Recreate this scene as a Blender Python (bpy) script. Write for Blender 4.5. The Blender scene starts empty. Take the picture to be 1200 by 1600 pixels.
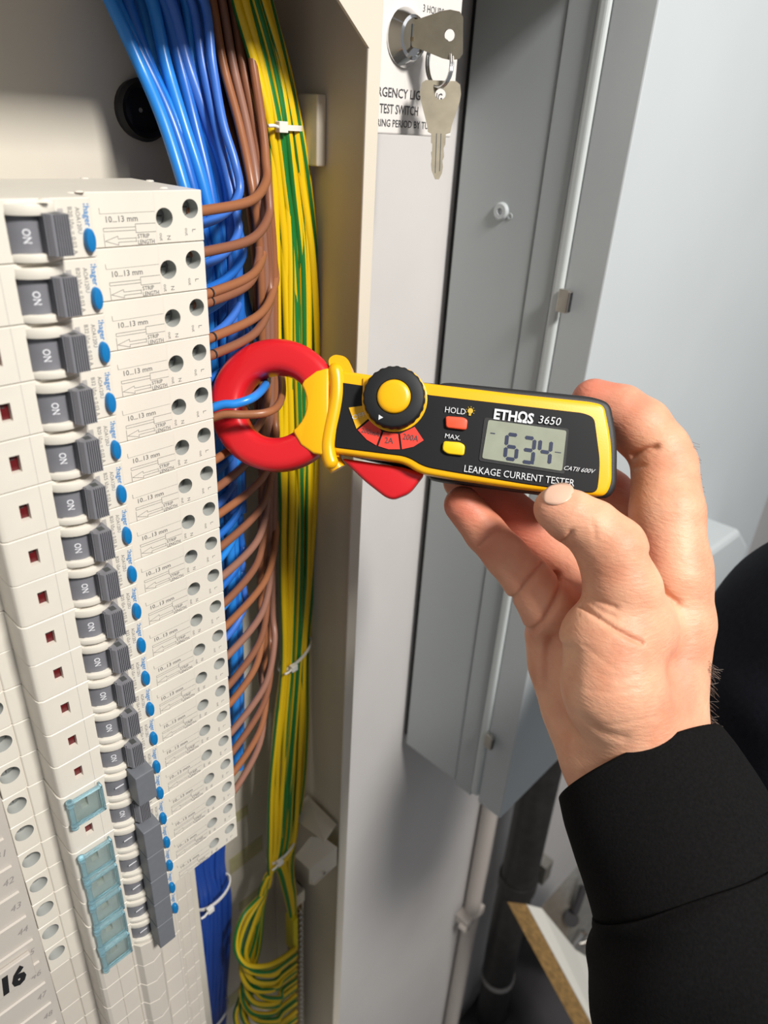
import bpy, bmesh, math, random
import numpy as np
from mathutils import Vector, Matrix
rnd = random.Random(7)
PI = math.pi
sc = bpy.context.scene

# ---------------------------------------------------------------- camera frame (X along cabinet, Y into wall, Z up)
F = 1110.0
def _n(v): return v / np.linalg.norm(v)
_d = _n(np.array([475-600, 2850-800, F])); _Z = -_d
_X = np.array([1775-600, 272-800, F]); _X = _n(_X - _X.dot(_Z)*_Z)
_Y = np.cross(_Z, _X)
A = np.stack([_X, _Y, _Z], 1)
T = np.array([(315.3-600)/F*.259, (296.7-800)/F*.259, .259])
C = -A.T @ T
def ray(px, py): return A.T @ np.array([(px-600)/F, (py-800)/F, 1.])
def un(px, py, ax, val):
    r = ray(px, py); return C + r*((val-C[ax])/r[ax])
def at(px, py, dep): return C + ray(px, py)*dep
def proj(p):
    c = A @ np.array(p, float) + T
    return 600+F*c[0]/c[2], 800+F*c[1]/c[2], c[2]

cd = bpy.data.cameras.new('camera'); cam = bpy.data.objects.new('camera', cd)
sc.collection.objects.link(cam)
M = Matrix.Identity(4)
for i in range(3):
    M[i][0] = A[0][i]; M[i][1] = -A[1][i]; M[i][2] = -A[2][i]; M[i][3] = C[i]
cam.matrix_world = M
cd.sensor_fit = 'VERTICAL'; cd.sensor_height = 36; cd.lens = F/1600*36
cd.clip_start = .01; cd.clip_end = 50
cd.dof.use_dof = True; cd.dof.focus_distance = .315; cd.dof.aperture_fstop = 11
sc.camera = cam

# ---------------------------------------------------------------- light
w = bpy.data.worlds.new('room_light'); sc.world = w; w.use_nodes = True
w.node_tree.nodes['Background'].inputs[0].default_value = (.93, .96, 1, 1)
w.node_tree.nodes['Background'].inputs[1].default_value = .26
def area(name, loc, target, size, power, color):
    l = bpy.data.lights.new(name, 'AREA'); l.shape = 'SQUARE'; l.size = size; l.energy = power; l.color = color
    o = bpy.data.objects.new(name, l); sc.collection.objects.link(o); o.location = loc
    o.rotation_euler = (Vector(target)-Vector(loc)).to_track_quat('-Z', 'Y').to_euler()
    return o
area('ceiling_panel_light', (.04, -1.15, .97), (.08, 0, -.15), .26, 39, (1, .965, .91))
area('far_fill_light', (1.0, -1.9, 1.7), (.5, 0, -.6), 1.4, 6, (.95, .97, 1))  # added weak fill from the right, not a known lamp of the room
sc.view_settings.view_transform = 'Standard'; sc.view_settings.look = 'None'
sc.view_settings.gamma = 1; sc.view_settings.use_curve_mapping = False
sc.view_settings.exposure = -.06

# ---------------------------------------------------------------- materials
def mat(name, col, rough=.5, metal=0, noise=0, nscale=300, bump=0, bscale=800, coat=0, trans=0, spec=None, sss=0, aniso=None):
    m = bpy.data.materials.new(name); m.use_nodes = True
    nt = m.node_tree; b = nt.nodes['Principled BSDF']
    b.inputs['Base Color'].default_value = (*col, 1); b.inputs['Roughness'].default_value = rough
    b.inputs['Metallic'].default_value = metal; b.inputs['Coat Weight'].default_value = coat
    b.inputs['Transmission Weight'].default_value = trans
    if spec is not None: b.inputs['Specular IOR Level'].default_value = spec
    if sss:
        b.inputs['Subsurface Weight'].default_value = sss
        b.inputs['Subsurface Radius'].default_value = (.008, .003, .0015); b.inputs['Subsurface Scale'].default_value = .6
    tc = nt.nodes.new('ShaderNodeTexCoord')
    if noise:
        n = nt.nodes.new('ShaderNodeTexNoise'); n.inputs['Scale'].default_value = nscale; n.inputs['Detail'].default_value = 4
        nt.links.new(tc.outputs['Object'], n.inputs['Vector'])
        r = nt.nodes.new('ShaderNodeValToRGB')
        r.color_ramp.elements[0].position = .3; r.color_ramp.elements[1].position = .7
        r.color_ramp.elements[0].color = (*[c*(1-noise) for c in col], 1)
        r.color_ramp.elements[1].color = (*[min(1, c*(1+noise)) for c in col], 1)
        nt.links.new(n.outputs[0], r.inputs[0]); nt.links.new(r.outputs[0], b.inputs['Base Color'])
    if bump:
        n = nt.nodes.new('ShaderNodeTexNoise'); n.inputs['Scale'].default_value = bscale; n.inputs['Detail'].default_value = 3
        nt.links.new(tc.outputs['Object'], n.inputs['Vector'])
        bp = nt.nodes.new('ShaderNodeBump'); bp.inputs['Strength'].default_value = bump; bp.inputs['Distance'].default_value = .0004
        nt.links.new(n.outputs[0], bp.inputs['Height']); nt.links.new(bp.outputs[0], b.inputs['Normal'])
    return m
CREAM = mat('cream_plastic', (.70, .655, .575), .42, noise=.02, nscale=60)
CREAM2 = mat('pale_plastic', (.60, .555, .49), .45, noise=.03, nscale=60)
SHROUD = mat('shroud_plastic', (.52, .48, .43), .5, noise=.03, nscale=40)
HOLE = mat('hole_dark', (.06, .065, .065), .6)
HOLEG = mat('terminal_hole_grey', (.40, .41, .39), .5)
SCREW = mat('terminal_screw_metal', (.28, .29, .28), .4, metal=.8)
TOGGLE = mat('toggle_grey', (.185, .185, .205), .45, noise=.04, nscale=200)
CAPG = mat('lock_cap_grey', (.15, .16, .18), .5, noise=.04)
PRINT = mat('printed_ink', (.06, .06, .065), .6)
PRINTL = mat('printed_light_ink', (.13, .125, .125), .6)
WHITEINK = mat('white_ink', (.75, .75, .78), .5)
BLUEB = mat('blue_button', (.003, .165, .43), .38)
BLUEINK = mat('blue_ink', (.012, .20, .50), .5)
REDW = mat('red_indicator', (.11, .006, .008), .3)
BARG = mat('marking_grey', (.42, .40, .38), .5)
CLEAR = mat('clear_blue_plastic', (.86, .97, 1), .05, trans=1)
CLEAR.node_tree.nodes['Principled BSDF'].inputs['IOR'].default_value = 1.12
CLEAREDGE = mat('clear_blue_edge', (.58, .84, .92), .12, trans=.8)
BLUEW = [mat('blue_sheath_a', (.015, .13, .50), .34), mat('blue_sheath_b', (.02, .22, .68), .32), mat('blue_sheath_c', (.045, .155, .55), .36)]
BLUED = mat('blue_dark_sheath', (.01, .06, .33), .4)
BROWN = [mat('brown_sheath_a', (.30, .115, .05), .38), mat('brown_sheath_b', (.24, .095, .05), .4), mat('brown_sheath_c', (.27, .13, .09), .42)]
EY = mat('earth_yellow', (.75, .50, .005), .38)
EG = mat('earth_green', (.012, .17, .03), .4)
INKBLACK = mat('marker_ink', (.01, .01, .012), .6)
TIE = mat('white_nylon', (.75, .73, .68), .4)
CAB = mat('cabinet_cream_paint', (.66, .60, .50), .38, noise=.015, nscale=20, bump=.08, bscale=500)
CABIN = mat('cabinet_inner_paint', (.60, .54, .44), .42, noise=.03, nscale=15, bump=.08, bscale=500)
CABBK = mat('cabinet_back_paint', (.66, .61, .52), .5, noise=.03, nscale=25)
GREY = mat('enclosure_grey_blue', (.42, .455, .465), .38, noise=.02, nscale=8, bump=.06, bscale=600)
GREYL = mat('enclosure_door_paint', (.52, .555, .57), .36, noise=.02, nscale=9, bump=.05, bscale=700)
BEAD = mat('door_bead_grey', (.58, .62, .62), .35)
WALL = mat('wall_paint', (.60, .58, .57), .6, noise=.025, nscale=14, bump=.05, bscale=300)
FLOORM = mat('floor_concrete', (.10, .095, .09), .8, noise=.3, nscale=12, bump=.2, bscale=60)
STEEL = mat('zinc_steel', (.50, .48, .44), .35, metal=.9, noise=.1, nscale=120)
CHROME = mat('chrome', (.72, .72, .72), .12, metal=1)
KEYM = mat('nickel_key', (.30, .265, .20), .42, metal=.7, noise=.1, nscale=150)
PLATE = mat('switch_plate_white', (.72, .69, .66), .35)
BLACKR = mat('black_rubber', (.012, .012, .014), .5)
YEL = mat('meter_yellow', (.86, .43, .002), .33, bump=.05, bscale=1500)
YELD = mat('meter_button_yellow', (.88, .55, .005), .4)
PANEL = mat('meter_panel', (.008, .0085, .010), .5, spec=.25)
CASE = mat('meter_case', (.010, .0105, .012), .55, bump=.1, bscale=1500)
RED = mat('meter_red', (.62, .012, .018), .3, coat=.2)
RANGE = mat('range_red', (.72, .05, .03), .45)
BTNR = mat('button_red', (.85, .09, .035), .4)
KNOB = mat('knob_black', (.012, .013, .015), .55, spec=.3)
LCD = mat('lcd_green_grey', (.29, .31, .24), .3, noise=.08, nscale=120, coat=.3)
LCDD = mat('lcd_digit', (.022, .03, .07), .4)
PRINTW = mat('panel_white_ink', (.62, .64, .66), .5)
PRINTG = mat('panel_gold_ink', (.6, .4, .03), .5)
CLOTH = mat('black_jersey', (.0062, .006, .0062), .92, noise=.25, nscale=900, bump=.5, bscale=1400, spec=.08)
CLOTH2 = mat('navy_jersey', (.008, .009, .014), .92, noise=.2, nscale=300, bump=.4, bscale=700, spec=.15)
NAIL = mat('nail', (.76, .46, .34), .28, sss=.15)
HAIRM = mat('arm_hair', (.09, .05, .03), .5)
PIPEW = mat('conduit_pvc', (.55, .50, .46), .4)
PIPEB = mat('black_cable', (.02, .019, .019), .5, noise=.3, nscale=60)
WOOD = mat('chipboard', (.50, .30, .11), .7, noise=.3, nscale=150)
BOARD = mat('white_board', (.70, .68, .62), .4)
TAPE = mat('masking_tape', (.50, .46, .26), .6, noise=.1, nscale=120)
JUNK = mat('dark_sheet', (.03, .028, .03), .7, noise=.4, nscale=10)

def skin_mat():
    m = bpy.data.materials.new('skin'); m.use_nodes = True
    nt = m.node_tree; b = nt.nodes['Principled BSDF']; L = nt.links.new
    tc = nt.nodes.new('ShaderNodeTexCoord')
    n = nt.nodes.new('ShaderNodeTexNoise'); n.inputs['Scale'].default_value = 45; n.inputs['Detail'].default_value = 5
    L(tc.outputs['Object'], n.inputs['Vector'])
    r = nt.nodes.new('ShaderNodeValToRGB'); e = r.color_ramp.elements
    e[0].position = .33; e[0].color = (.62, .275, .165, 1); e[1].position = .66; e[1].color = (.75, .42, .27, 1)
    L(n.outputs[0], r.inputs[0])
    at_ = nt.nodes.new('ShaderNodeAttribute'); at_.attribute_name = 'flush'
    mx = nt.nodes.new('ShaderNodeMix'); mx.data_type = 'RGBA'
    L(at_.outputs['Fac'], mx.inputs[0]); L(r.outputs[0], mx.inputs[6]); mx.inputs[7].default_value = (.60, .13, .085, 1)
    L(mx.outputs[2], b.inputs['Base Color'])
    b.inputs['Roughness'].default_value = .5; b.inputs['Specular IOR Level'].default_value = .35
    b.inputs['Subsurface Weight'].default_value = .25
    b.inputs['Subsurface Radius'].default_value = (.006, .0022, .001); b.inputs['Subsurface Scale'].default_value = .5
    v = nt.nodes.new('ShaderNodeTexVoronoi'); v.inputs['Scale'].default_value = 900; v.feature = 'DISTANCE_TO_EDGE'
    L(tc.outputs['Object'], v.inputs['Vector'])
    n2 = nt.nodes.new('ShaderNodeTexNoise'); n2.inputs['Scale'].default_value = 260; n2.inputs['Detail'].default_value = 4
    mp = nt.nodes.new('ShaderNodeMapping'); mp.inputs['Scale'].default_value = (1, 1, 3)
    L(tc.outputs['Object'], mp.inputs['Vector']); L(mp.outputs[0], n2.inputs['Vector'])
    b1 = nt.nodes.new('ShaderNodeBump'); b1.inputs['Strength'].default_value = .25; b1.inputs['Distance'].default_value = .0003
    b2 = nt.nodes.new('ShaderNodeBump'); b2.inputs['Strength'].default_value = .55; b2.inputs['Distance'].default_value = .0006
    L(v.outputs['Distance'], b1.inputs['Height']); L(n2.outputs[0], b2.inputs['Height'])
    L(b1.outputs[0], b2.inputs['Normal']); L(b2.outputs[0], b.inputs['Normal'])
    return m
SKIN = skin_mat()

# ---------------------------------------------------------------- mesh helpers
def V3(p): return Vector((float(p[0]), float(p[1]), float(p[2])))
class MB:
    def __init__(s): s.v = []; s.f = []; s.m = []; s.mats = []
    def mi(s, m):
        if m not in s.mats: s.mats.append(m)
        return s.mats.index(m)
    def add(s, vs, fs, m):
        o = len(s.v); k = s.mi(m); s.v += [tuple(map(float, p)) for p in vs]
        for f in fs: s.f.append(tuple(o+i for i in f)); s.m.append(k)
        return s
    def box(s, a, b, m):
        x0, x1 = sorted((a[0], b[0])); y0, y1 = sorted((a[1], b[1])); z0, z1 = sorted((a[2], b[2]))
        vs = [(x0,y0,z0),(x1,y0,z0),(x1,y1,z0),(x0,y1,z0),(x0,y0,z1),(x1,y0,z1),(x1,y1,z1),(x0,y1,z1)]
        return s.add(vs, [(0,3,2,1),(4,5,6,7),(0,1,5,4),(1,2,6,5),(2,3,7,6),(3,0,4,7)], m)
    def prism(s, pts, d, m, cap=True):          # pts: 3-D polygon, d: extrusion vector; side outward if pts ccw seen from -d
        n = len(pts); d = np.array(d, float); P = [np.array(p, float) for p in pts]
        vs = P + [p+d for p in P]
        fs = [(i, i+n, (i+1) % n+n, (i+1) % n) for i in range(n)]
        if cap: fs += [tuple(range(n)), tuple(range(2*n-1, n-1, -1))]
        return s.add(vs, fs, m)
    def tube(s, pts, r, m, seg=10, caps=True, matf=None):
        P = [V3(p) for p in pts]; n = len(P)
        R = r if hasattr(r, '__len__') else [r]*n
        t0 = (P[1]-P[0]).normalized(); up = Vector((0, 0, 1)) if abs(t0.z) < .9 else Vector((1, 0, 0))
        nn = t0.cross(up).normalized(); o = len(s.v)
        for i in range(n):
            t = (P[min(i+1, n-1)]-P[max(i-1, 0)]).normalized()
            nn = (nn - t*nn.dot(t)).normalized(); b = t.cross(nn)
            for k in range(seg):
                a = 2*PI*k/seg; q = P[i]+(nn*math.cos(a)+b*math.sin(a))*R[i]; s.v.append(tuple(q))
        for i in range(n-1):
            for k in range(seg):
                a, b_ = o+i*seg+k, o+i*seg+(k+1) % seg
                s.f.append((a, b_, b_+seg, a+seg)); s.m.append(s.mi(matf(i, k) if matf else m))
        if caps:
            s.f.append(tuple(o+k for k in range(seg-1, -1, -1))); s.m.append(s.mi(m))
            s.f.append(tuple(o+(n-1)*seg+k for k in range(seg))); s.m.append(s.mi(m))
        return s
    def cyl(s, p, axis, r, h, m, seg=24, r2=None):
        a = V3(axis).normalized(); q = V3(p)
        return s.tube([q, q+a*h], [r, r if r2 is None else r2], m, seg)
    def lathe(s, p, axis, prof, m, seg=32):
        a = V3(axis).normalized(); q = V3(p)
        pts = [q+a*h for r, h in prof]
        up = Vector((0, 0, 1)) if abs(a.z) < .9 else Vector((1, 0, 0)); nn = a.cross(up).normalized(); b = a.cross(nn); o = len(s.v)
        for (r, h) in prof:
            for k in range(seg):
                t = 2*PI*k/seg; s.v.append(tuple(q+a*h+(nn*math.cos(t)+b*math.sin(t))*r))
        for i in range(len(prof)-1):
            for k in range(seg):
                x, y = o+i*seg+k, o+i*seg+(k+1) % seg
                s.f.append((x, y, y+seg, x+seg)); s.m.append(s.mi(m))
        return s
    def text(s, string, org, u, v, wid, hgt, m, align='L', shear=0, bold=0):
        vs, fs = glyphs(string, shear, bold)
        xs = [p[0] for p in vs]; ys = [p[1] for p in vs]
        x0, x1, y1 = min(xs), max(xs), CAPH
        org, u, v = np.array(org, float), np.array(u, float), np.array(v, float)
        sx = wid/(x1-x0) if wid else hgt/y1
        off = 0 if align == 'L' else (-(x1-x0)*sx/2 if align == 'C' else -(x1-x0)*sx)
        return s.add([org+u*((p[0]-x0)*sx+off)+v*(p[1]/y1*hgt) for p in vs], fs, m)
    def build(s, name, parent=None, smooth=None, bevel=0, bseg=2, loc=None):
        me = bpy.data.meshes.new(name); me.from_pydata(s.v, [], s.f)
        for m in s.mats: me.materials.append(m)
        me.polygons.foreach_set('material_index', s.m)
        bm = bmesh.new(); bm.from_mesh(me)
        if bevel:
            bmesh.ops.remove_doubles(bm, verts=bm.verts, dist=1e-6)
            bmesh.ops.recalc_face_normals(bm, faces=bm.faces)
            es = [e for e in bm.edges if len(e.link_faces) == 2 and e.calc_face_angle(0) > .6]
            bmesh.ops.bevel(bm, geom=es, offset=bevel, segments=bseg, profile=.5, affect='EDGES', clamp_overlap=True)
        else:
            bmesh.ops.recalc_face_normals(bm, faces=bm.faces)
        bm.to_mesh(me); bm.free()
        if smooth is not None:
            me.shade_smooth(); me.set_sharp_from_angle(angle=math.radians(smooth))
        return link(name, me, parent, loc)
_gc = {}
_CAP = None
def glyphs(string, shear=0, bold=0):
    key = (string, shear, bold)
    if key in _gc: return _gc[key]
    cu = bpy.data.curves.new('t', 'FONT'); cu.body = string; cu.resolution_u = 2; cu.shear = shear; cu.offset = bold
    cu.fill_mode = 'BOTH'
    o = bpy.data.objects.new('t', cu); me = o.to_mesh()
    vs = [(p.co.x, p.co.y) for p in me.vertices]; fs = [tuple(f.vertices) for f in me.polygons]
    o.to_mesh_clear(); bpy.data.objects.remove(o); bpy.data.curves.remove(cu)
    _gc[key] = (vs, fs); return vs, fs
CAPH = 1.0
CAPH = max(p[1] for p in glyphs('H')[0])
def link(name, me, parent=None, loc=None):
    o = bpy.data.objects.new(name, me); sc.collection.objects.link(o)
    if parent is not None: o.parent = parent
    if loc is not None: o.location = loc
    return o
def tag(o, label=None, cat=None, group=None, kind=None):
    if label: o['label'] = label
    if cat: o['category'] = cat
    if group: o['group'] = group
    if kind: o['kind'] = kind
    return o
def thing(name, label, cat, loc=(0, 0, 0), group=None):
    o = bpy.data.objects.new(name, None); sc.collection.objects.link(o); o.empty_display_size = .01
    o.location = loc; return tag(o, label, cat, group)
def copy_obj(o, parent=None, name=None):
    c = o.copy(); sc.collection.objects.link(c); c.parent = parent
    if name: c.name = name
    return c
def spline(P, n=8):
    P = [np.array(p, float) for p in P]; P = [2*P[0]-P[1]]+P+[2*P[-1]-P[-2]]; out = []
    for i in range(1, len(P)-2):
        for k in range(n):
            t = k/n; a, b, c, d = P[i-1:i+3]
            out.append(.5*((2*b)+(-a+c)*t+(2*a-5*b+4*c-d)*t*t+(-a+3*b-3*c+d)*t**3))
    out.append(P[-2]); return out
def ORD(k):
    return ['topmost','second','third','fourth','fifth','sixth','seventh','eighth','ninth','tenth','eleventh','twelfth','thirteenth',
            'fourteenth','fifteenth','sixteenth','seventeenth','eighteenth','nineteenth','twentieth','twenty-first','twenty-second','twenty-third','twenty-fourth'][k]

# ================================================================ SETTING
b = MB(); b.box((-1.2, .11, -1.5), (2.6, .16, 1.3), WALL)
tag(b.build('wall_back'), kind='structure')
b = MB(); b.box((-1.2, -2.2, -1.53), (2.6, .11, -1.5), FLOORM)
tag(b.build('floor'), kind='structure')

# ================================================================ CABINET
FX0, FX1, FY, BY = .1018, .1102, .02, .10
cab = thing('distribution_board_cabinet', 'cream steel distribution board cabinet, open, holding the breakers and wires', 'cabinet', (-.1, .11, -1.1))
def cpart(mb, name, **k):
    o = mb.build(name, cab, **k); o.location = (-Vector(cab.location)); return o
ZT, ZB = .118, -1.05
b = MB(); b.box((-.42, BY, ZB), (FX1, BY+.0095, ZT), CABBK); cpart(b, 'back_panel')
b = MB(); b.box((FX1-.0016, FY, ZB), (FX1, BY-.0002, ZT), CABIN); cpart(b, 'side_panel')
b = MB(); b.box((FX0, FY-.0012, ZB), (FX1, FY+.0004, ZT), CAB); cpart(b, 'front_flange', bevel=.0005)
b = MB(); zt = .0536
b.prism([(FX0+.0005, FY-.0013, zt), (FX0+.0005, FY-.0013, ZT), (.06, FY-.0013, ZT), (.06, FY-.0013, .0874)], (0, .0016, 0), CAB); cpart(b, 'corner_gusset')
b = MB(); b.box((-.42, FY, ZT), (FX1, BY+.0095, ZT+.0016), CAB); b.box((-.42, FY-.0012, ZT-.038), (FX0, FY+.0003, ZT), CAB); cpart(b, 'top_panel')
b = MB(); b.box((-.42, FY, ZB-.0016), (FX1, BY+.0095, ZB), CAB); cpart(b, 'bottom_panel')
# grommet on back wall
g = un(218, 172, 1, BY)
b = MB(); b.lathe((g[0], BY, g[2]), (0, -1, 0), [(.0125, 0), (.013, .004), (.0115, .006), (.0095, .005), (.009, .001), (.001, .001)], BLACKR)
cpart(b, 'cable_grommet', smooth=40)
# adhesive pad on side wall
b = MB(); b.box((FX1-.0016-.006, .053, .0045), (FX1-.0017, .068, .036), CAB); cpart(b, 'adhesive_pad', bevel=.0008)
# masking tape patches on back wall
for (x, y, w_, h_) in ((385, 1335, .035, .020), (395, 1400, .03, .012), (372, 1275, .02, .012), (365, 1560, .02, .02)):
    q = un(x, y, 1, BY); b = MB(); b.box((q[0]-w_/2, BY-.0004, q[2]-h_/2), (q[0]+w_/2, BY-.0001, q[2]+h_/2), TAPE); cpart(b, 'masking_tape')
# mounting pan behind the breakers
b = MB(); b.box((-.16, .052, ZB+.03), (-.006, .056, -.004), CABBK); b.box((-.13, .056, ZB+.03), (-.11, .0995, -.05), CABBK); b.box((-.03, .056, ZB+.03), (-.012, .0995, -.05), CABBK); cpart(b, 'mounting_pan')

# door latch bracket
b = MB()
def q3(px, py, ax, v): return un(px, py, ax, v)
xb = FX1-.0017
A1 = q3(458, 1270, 0, xb-.004); 
Pt = [q3(457, 1278, 0, .092), q3(480, 1244, 0, .105), q3(526, 1290, 0, .106), q3(507, 1316, 0, .093)]
up_ = np.array([0, 0, .0018])
b.prism(Pt, up_, CAB)
P2 = [q3(507, 1311, 0, .097), q3(485, 1309, 0, .092), q3(461, 1339, 0, .084), q3(484, 1361, 0, .086), q3(527, 1326, 0, .099)]
b.prism(P2, up_, CAB)
P3 = [q3(484, 1360, 0, .086), q3(527, 1325, 0, .099), q3(526, 1352, 0, .099), q3(492, 1384, 0, .087), q3(484, 1382, 0, .086)]
b.prism(P3, (.0, .0018, 0), CAB)
hc = un(506, 1362, 0, .093)
b.lathe(hc+np.array([0, -.0006, 0]), (0, -1, 0), [(.0001, 0), (.0022, 0), (.0022, .0006), (.0001, .0007)], SCREW, 14)
lb = b.build('latch_bracket', None, bevel=.0004)
tag(lb, 'cream folded metal bracket on cabinet side wall, below the earth wires', 'bracket')

# ================================================================ BREAKERS
mm = .001; PITCH = 17.7
def mesh_bool(base, cutter):
    mod = base.modifiers.new('b', 'BOOLEAN'); mod.operation = 'DIFFERENCE'; mod.object = cutter; mod.solver = 'EXACT'
    mod.material_mode = 'TRANSFER'; mod.use_self = True
    dg = bpy.context.evaluated_depsgraph_get(); me = bpy.data.meshes.new_from_object(base.evaluated_get(dg))
    base.modifiers.clear(); base.data = me
    bpy.data.objects.remove(cutter)
H = 17.45
def M3(pts): return [(x*mm, y*mm, z*mm) for x, y, z in pts]
b = MB()
# profile in XY extruded down Z (one closed hull)
prof = [(0, .35), (0, 50), (-112, 50), (-112, .9), (-102.4, .9), (-102.0, 1.6), (-101.6, .6), (-95.3, .2),
        (-95.3, -12.6), (-94.8, -14.2), (-93.2, -15), (-50.3, -15), (-49.8, -14.6), (-49.8, 0), (-19.8, 0), (-19.4, .35)]
b.prism([(x*mm, y*mm, 0) for x, y in prof], (0, 0, -H*mm), CREAM)
housing = b.build('housing', None, bevel=.00025, bseg=1)
for (x, z, r, dpt) in ((-16, -8.9, 3.35, 9), (-5.2, -6.2, 3.3, 9), (-107.2, -6.6, 4.0, 8)):
    c = MB(); c.cyl((x*mm, -2*mm, z*mm), (0, 1, 0), r*mm, (dpt+2)*mm, HOLEG, 28); mesh_bool(housing, c.build('cutter'))
for a_, c_, m_ in (((-87.6, -17, -5.4), (-84.3, -12.5, -11.4), CREAM), ((-76.0, -17, -3.4), (-63.6, -9, -15.3), CREAM)):
    c = MB(); c.box([t*mm for t in a_], [t*mm for t in c_], m_); mesh_bool(housing, c.build('cutter'))
print('HOUSING', len(housing.data.polygons), [tuple(round(t,3) for t in b) for b in (housing.bound_box[0], housing.bound_box[6])])
hm = housing.data; hm.shade_smooth(); hm.set_sharp_from_angle(angle=math.radians(30))
# white cheeks either side of toggle
def arcprof(x0, x1, y0, bulge, n=10):
    out = []
    for i in range(n+1):
        t = i/n; out.append((x0+(x1-x0)*t, y0-bulge*math.sin(PI*t)**.8))
    return out
def cheek(zt_, zb_):
    b_ = MB(); P = arcprof(-76.2, -60.8, -14.6, 4.2)
    b_.prism([(x*mm, y*mm, zt_*mm) for x, y in P], (0, 0, (zb_-zt_)*mm), CREAM); return b_
# rocker drum + ON
tg = MB(); P = arcprof(-75.9, -62.5, -12.2, 4.6, 12); P = [(p[0], p[1]) for p in P]
tg.prism([(x*mm, y*mm, -3.6*mm) for x, y in [(-75.9, -9.5)]+P+[(-62.5, -9.5)]], (0, 0, -11.5*mm), TOGGLE)
# knob with ribs and a hollow top
kn = MB()
K0, K1, KF, KZ0, KZ1 = -66.6, -60.8, -23.0, -3.6, -15.2
outl = [(K0, -14.5), (K0-.3, KF+2.2), (K0+.6, KF+.5), (K0+1.4, KF+.3)]
nr = 6
for i in range(nr):
    x = K0+1.4+i*(K1-K0-1.4)/nr; w_ = (K1-K0-1.4)/nr
    outl += [(x, KF+.75), (x+w_*.3, KF+.75), (x+w_*.35, KF), (x+w_*.9, KF), (x+w_, KF+.75)]
outl += [(K1, KF+.8), (K1+.2, -14.5)]
kn.prism([(x*mm, y*mm, KZ0*mm) for x, y in outl], (0, 0, (KZ1-KZ0)*mm), TOGGLE)
for i in range(4):                                    # ribs on the left flank
    y = KF+2.6+i*1.5
    kn.box((( K0-.6)*mm, y*mm, KZ0*mm), ((K0+.1)*mm, (y+.7)*mm, KZ1*mm), TOGGLE)
kn.box(((K0+2.2)*mm, (KF+2.3)*mm, (KZ0+.02)*mm), ((K1-1.3)*mm, (KF+5.2)*mm, (KZ0-.01+.05)*mm), HOLE)
# blue test button
bt = MB(); N = 20
def ell(cx, cz, rx, rz, y, n=N): return [((cx+rx*math.cos(2*PI*i/n))*mm, y*mm, (cz+rz*math.sin(2*PI*i/n))*mm) for i in range(n)]
def stack(mb, rings, m):
    o = len(mb.v); n = len(rings[0])
    for r in rings: mb.v += [tuple(p) for p in r]
    for i in range(len(rings)-1):
        for k in range(n):
            mb.f.append((o+i*n+k, o+i*n+(k+1) % n, o+(i+1)*n+(k+1) % n, o+(i+1)*n+k)); mb.m.append(mb.mi(m))
    mb.f.append(tuple(o+(len(rings)-1)*n+k for k in range(n))); mb.m.append(mb.mi(m))
stack(bt, [ell(-52.1, -12.3, 1.75, 3.6, -14.6), ell(-52.1, -12.3, 1.75, 3.6, -16.4), ell(-52.1, -12.3, 1.4, 3.2, -17.0), ell(-52.1, -12.3, .7, 2.0, -17.2)], BLUEB)
bt.box((-52.2*mm, -17.26*mm, -11.4*mm), (-52.05*mm, -17.15*mm, -13.2*mm), BLUEINK)
# red window
rw = MB(); rw.box((-87.55*mm, -12.9*mm, -5.45*mm), (-84.35*mm, -12.55*mm, -11.35*mm), REDW)
rw.box((-86.6*mm, -13.0*mm, -7.2*mm), (-85.5*mm, -12.9*mm, -7.5*mm), HOLE)
# terminal screws
def screw(x, z, r):
    s_ = MB(); s_.cyl((x*mm, 6.2*mm, z*mm), (0, 1, 0), r*mm, 2*mm, SCREW, 20)
    s_.box(((x-r*.75)*mm, 6.0*mm, (z-.25)*mm), ((x+r*.75)*mm, 6.25*mm, (z+.25)*mm), HOLE)
    s_.box(((x-.25)*mm, 6.0*mm, (z-r*.75)*mm), ((x+.25)*mm, 6.25*mm, (z+r*.75)*mm), HOLE)
    return s_
# print
DU = np.array([0, 0, -1.]); DV = np.array([1., 0, 0]); RU = np.array([1., 0, 0]); RV = np.array([0, 0, 1.])
pr = MB(); y0 = -.04*mm
def lin(x0, z0, x1, z1, w_=.16, m=PRINTL, y=y0):
    a = np.array([x0, z0]); c_ = np.array([x1, z1]); d_ = c_-a; L_ = np.linalg.norm(d_); n_ = np.array([-d_[1], d_[0]])/L_*w_/2
    q = [a-n_, c_-n_, c_+n_, a+n_]
    pr.add([(p[0]*mm, y, p[1]*mm) for p in q], [(0, 1, 2, 3)], m)
pr.text('10...13 mm', (-38.2*mm, y0, -9.5*mm), RU, RV, 11.6*mm, 1.9*mm, PRINTL, bold=.01)
lin(-40.2, -4.9, -40.1, -6.8); lin(-40.1, -6.8, -19.9, -6.6, .1)
lin(-39.5, -11.3, -27.7, -11.3); lin(-39.4, -12.35, -27.7, -12.35); lin(-39.5, -11.2, -39.5, -12.4)
lin(-27.7, -10.4, -27.7, -13.2); lin(-27.7, -10.4, -19.9, -10.4); lin(-27.7, -13.2, -19.9, -13.2)
lin(-39.6, -12.9, -39.6, -17.3)
lin(-39.3, -15.4, -34.6, -14.0); lin(-39.3, -15.4, -34.6, -16.9); lin(-34.6, -14.0, -34.6, -14.9); lin(-34.6, -16.9, -34.6, -16.0)
lin(-34.6, -14.9, -27.9, -14.9); lin(-34.6, -16.0, -27.9, -16.0); lin(-27.9, -14.6, -27.9, -16.3)
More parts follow.
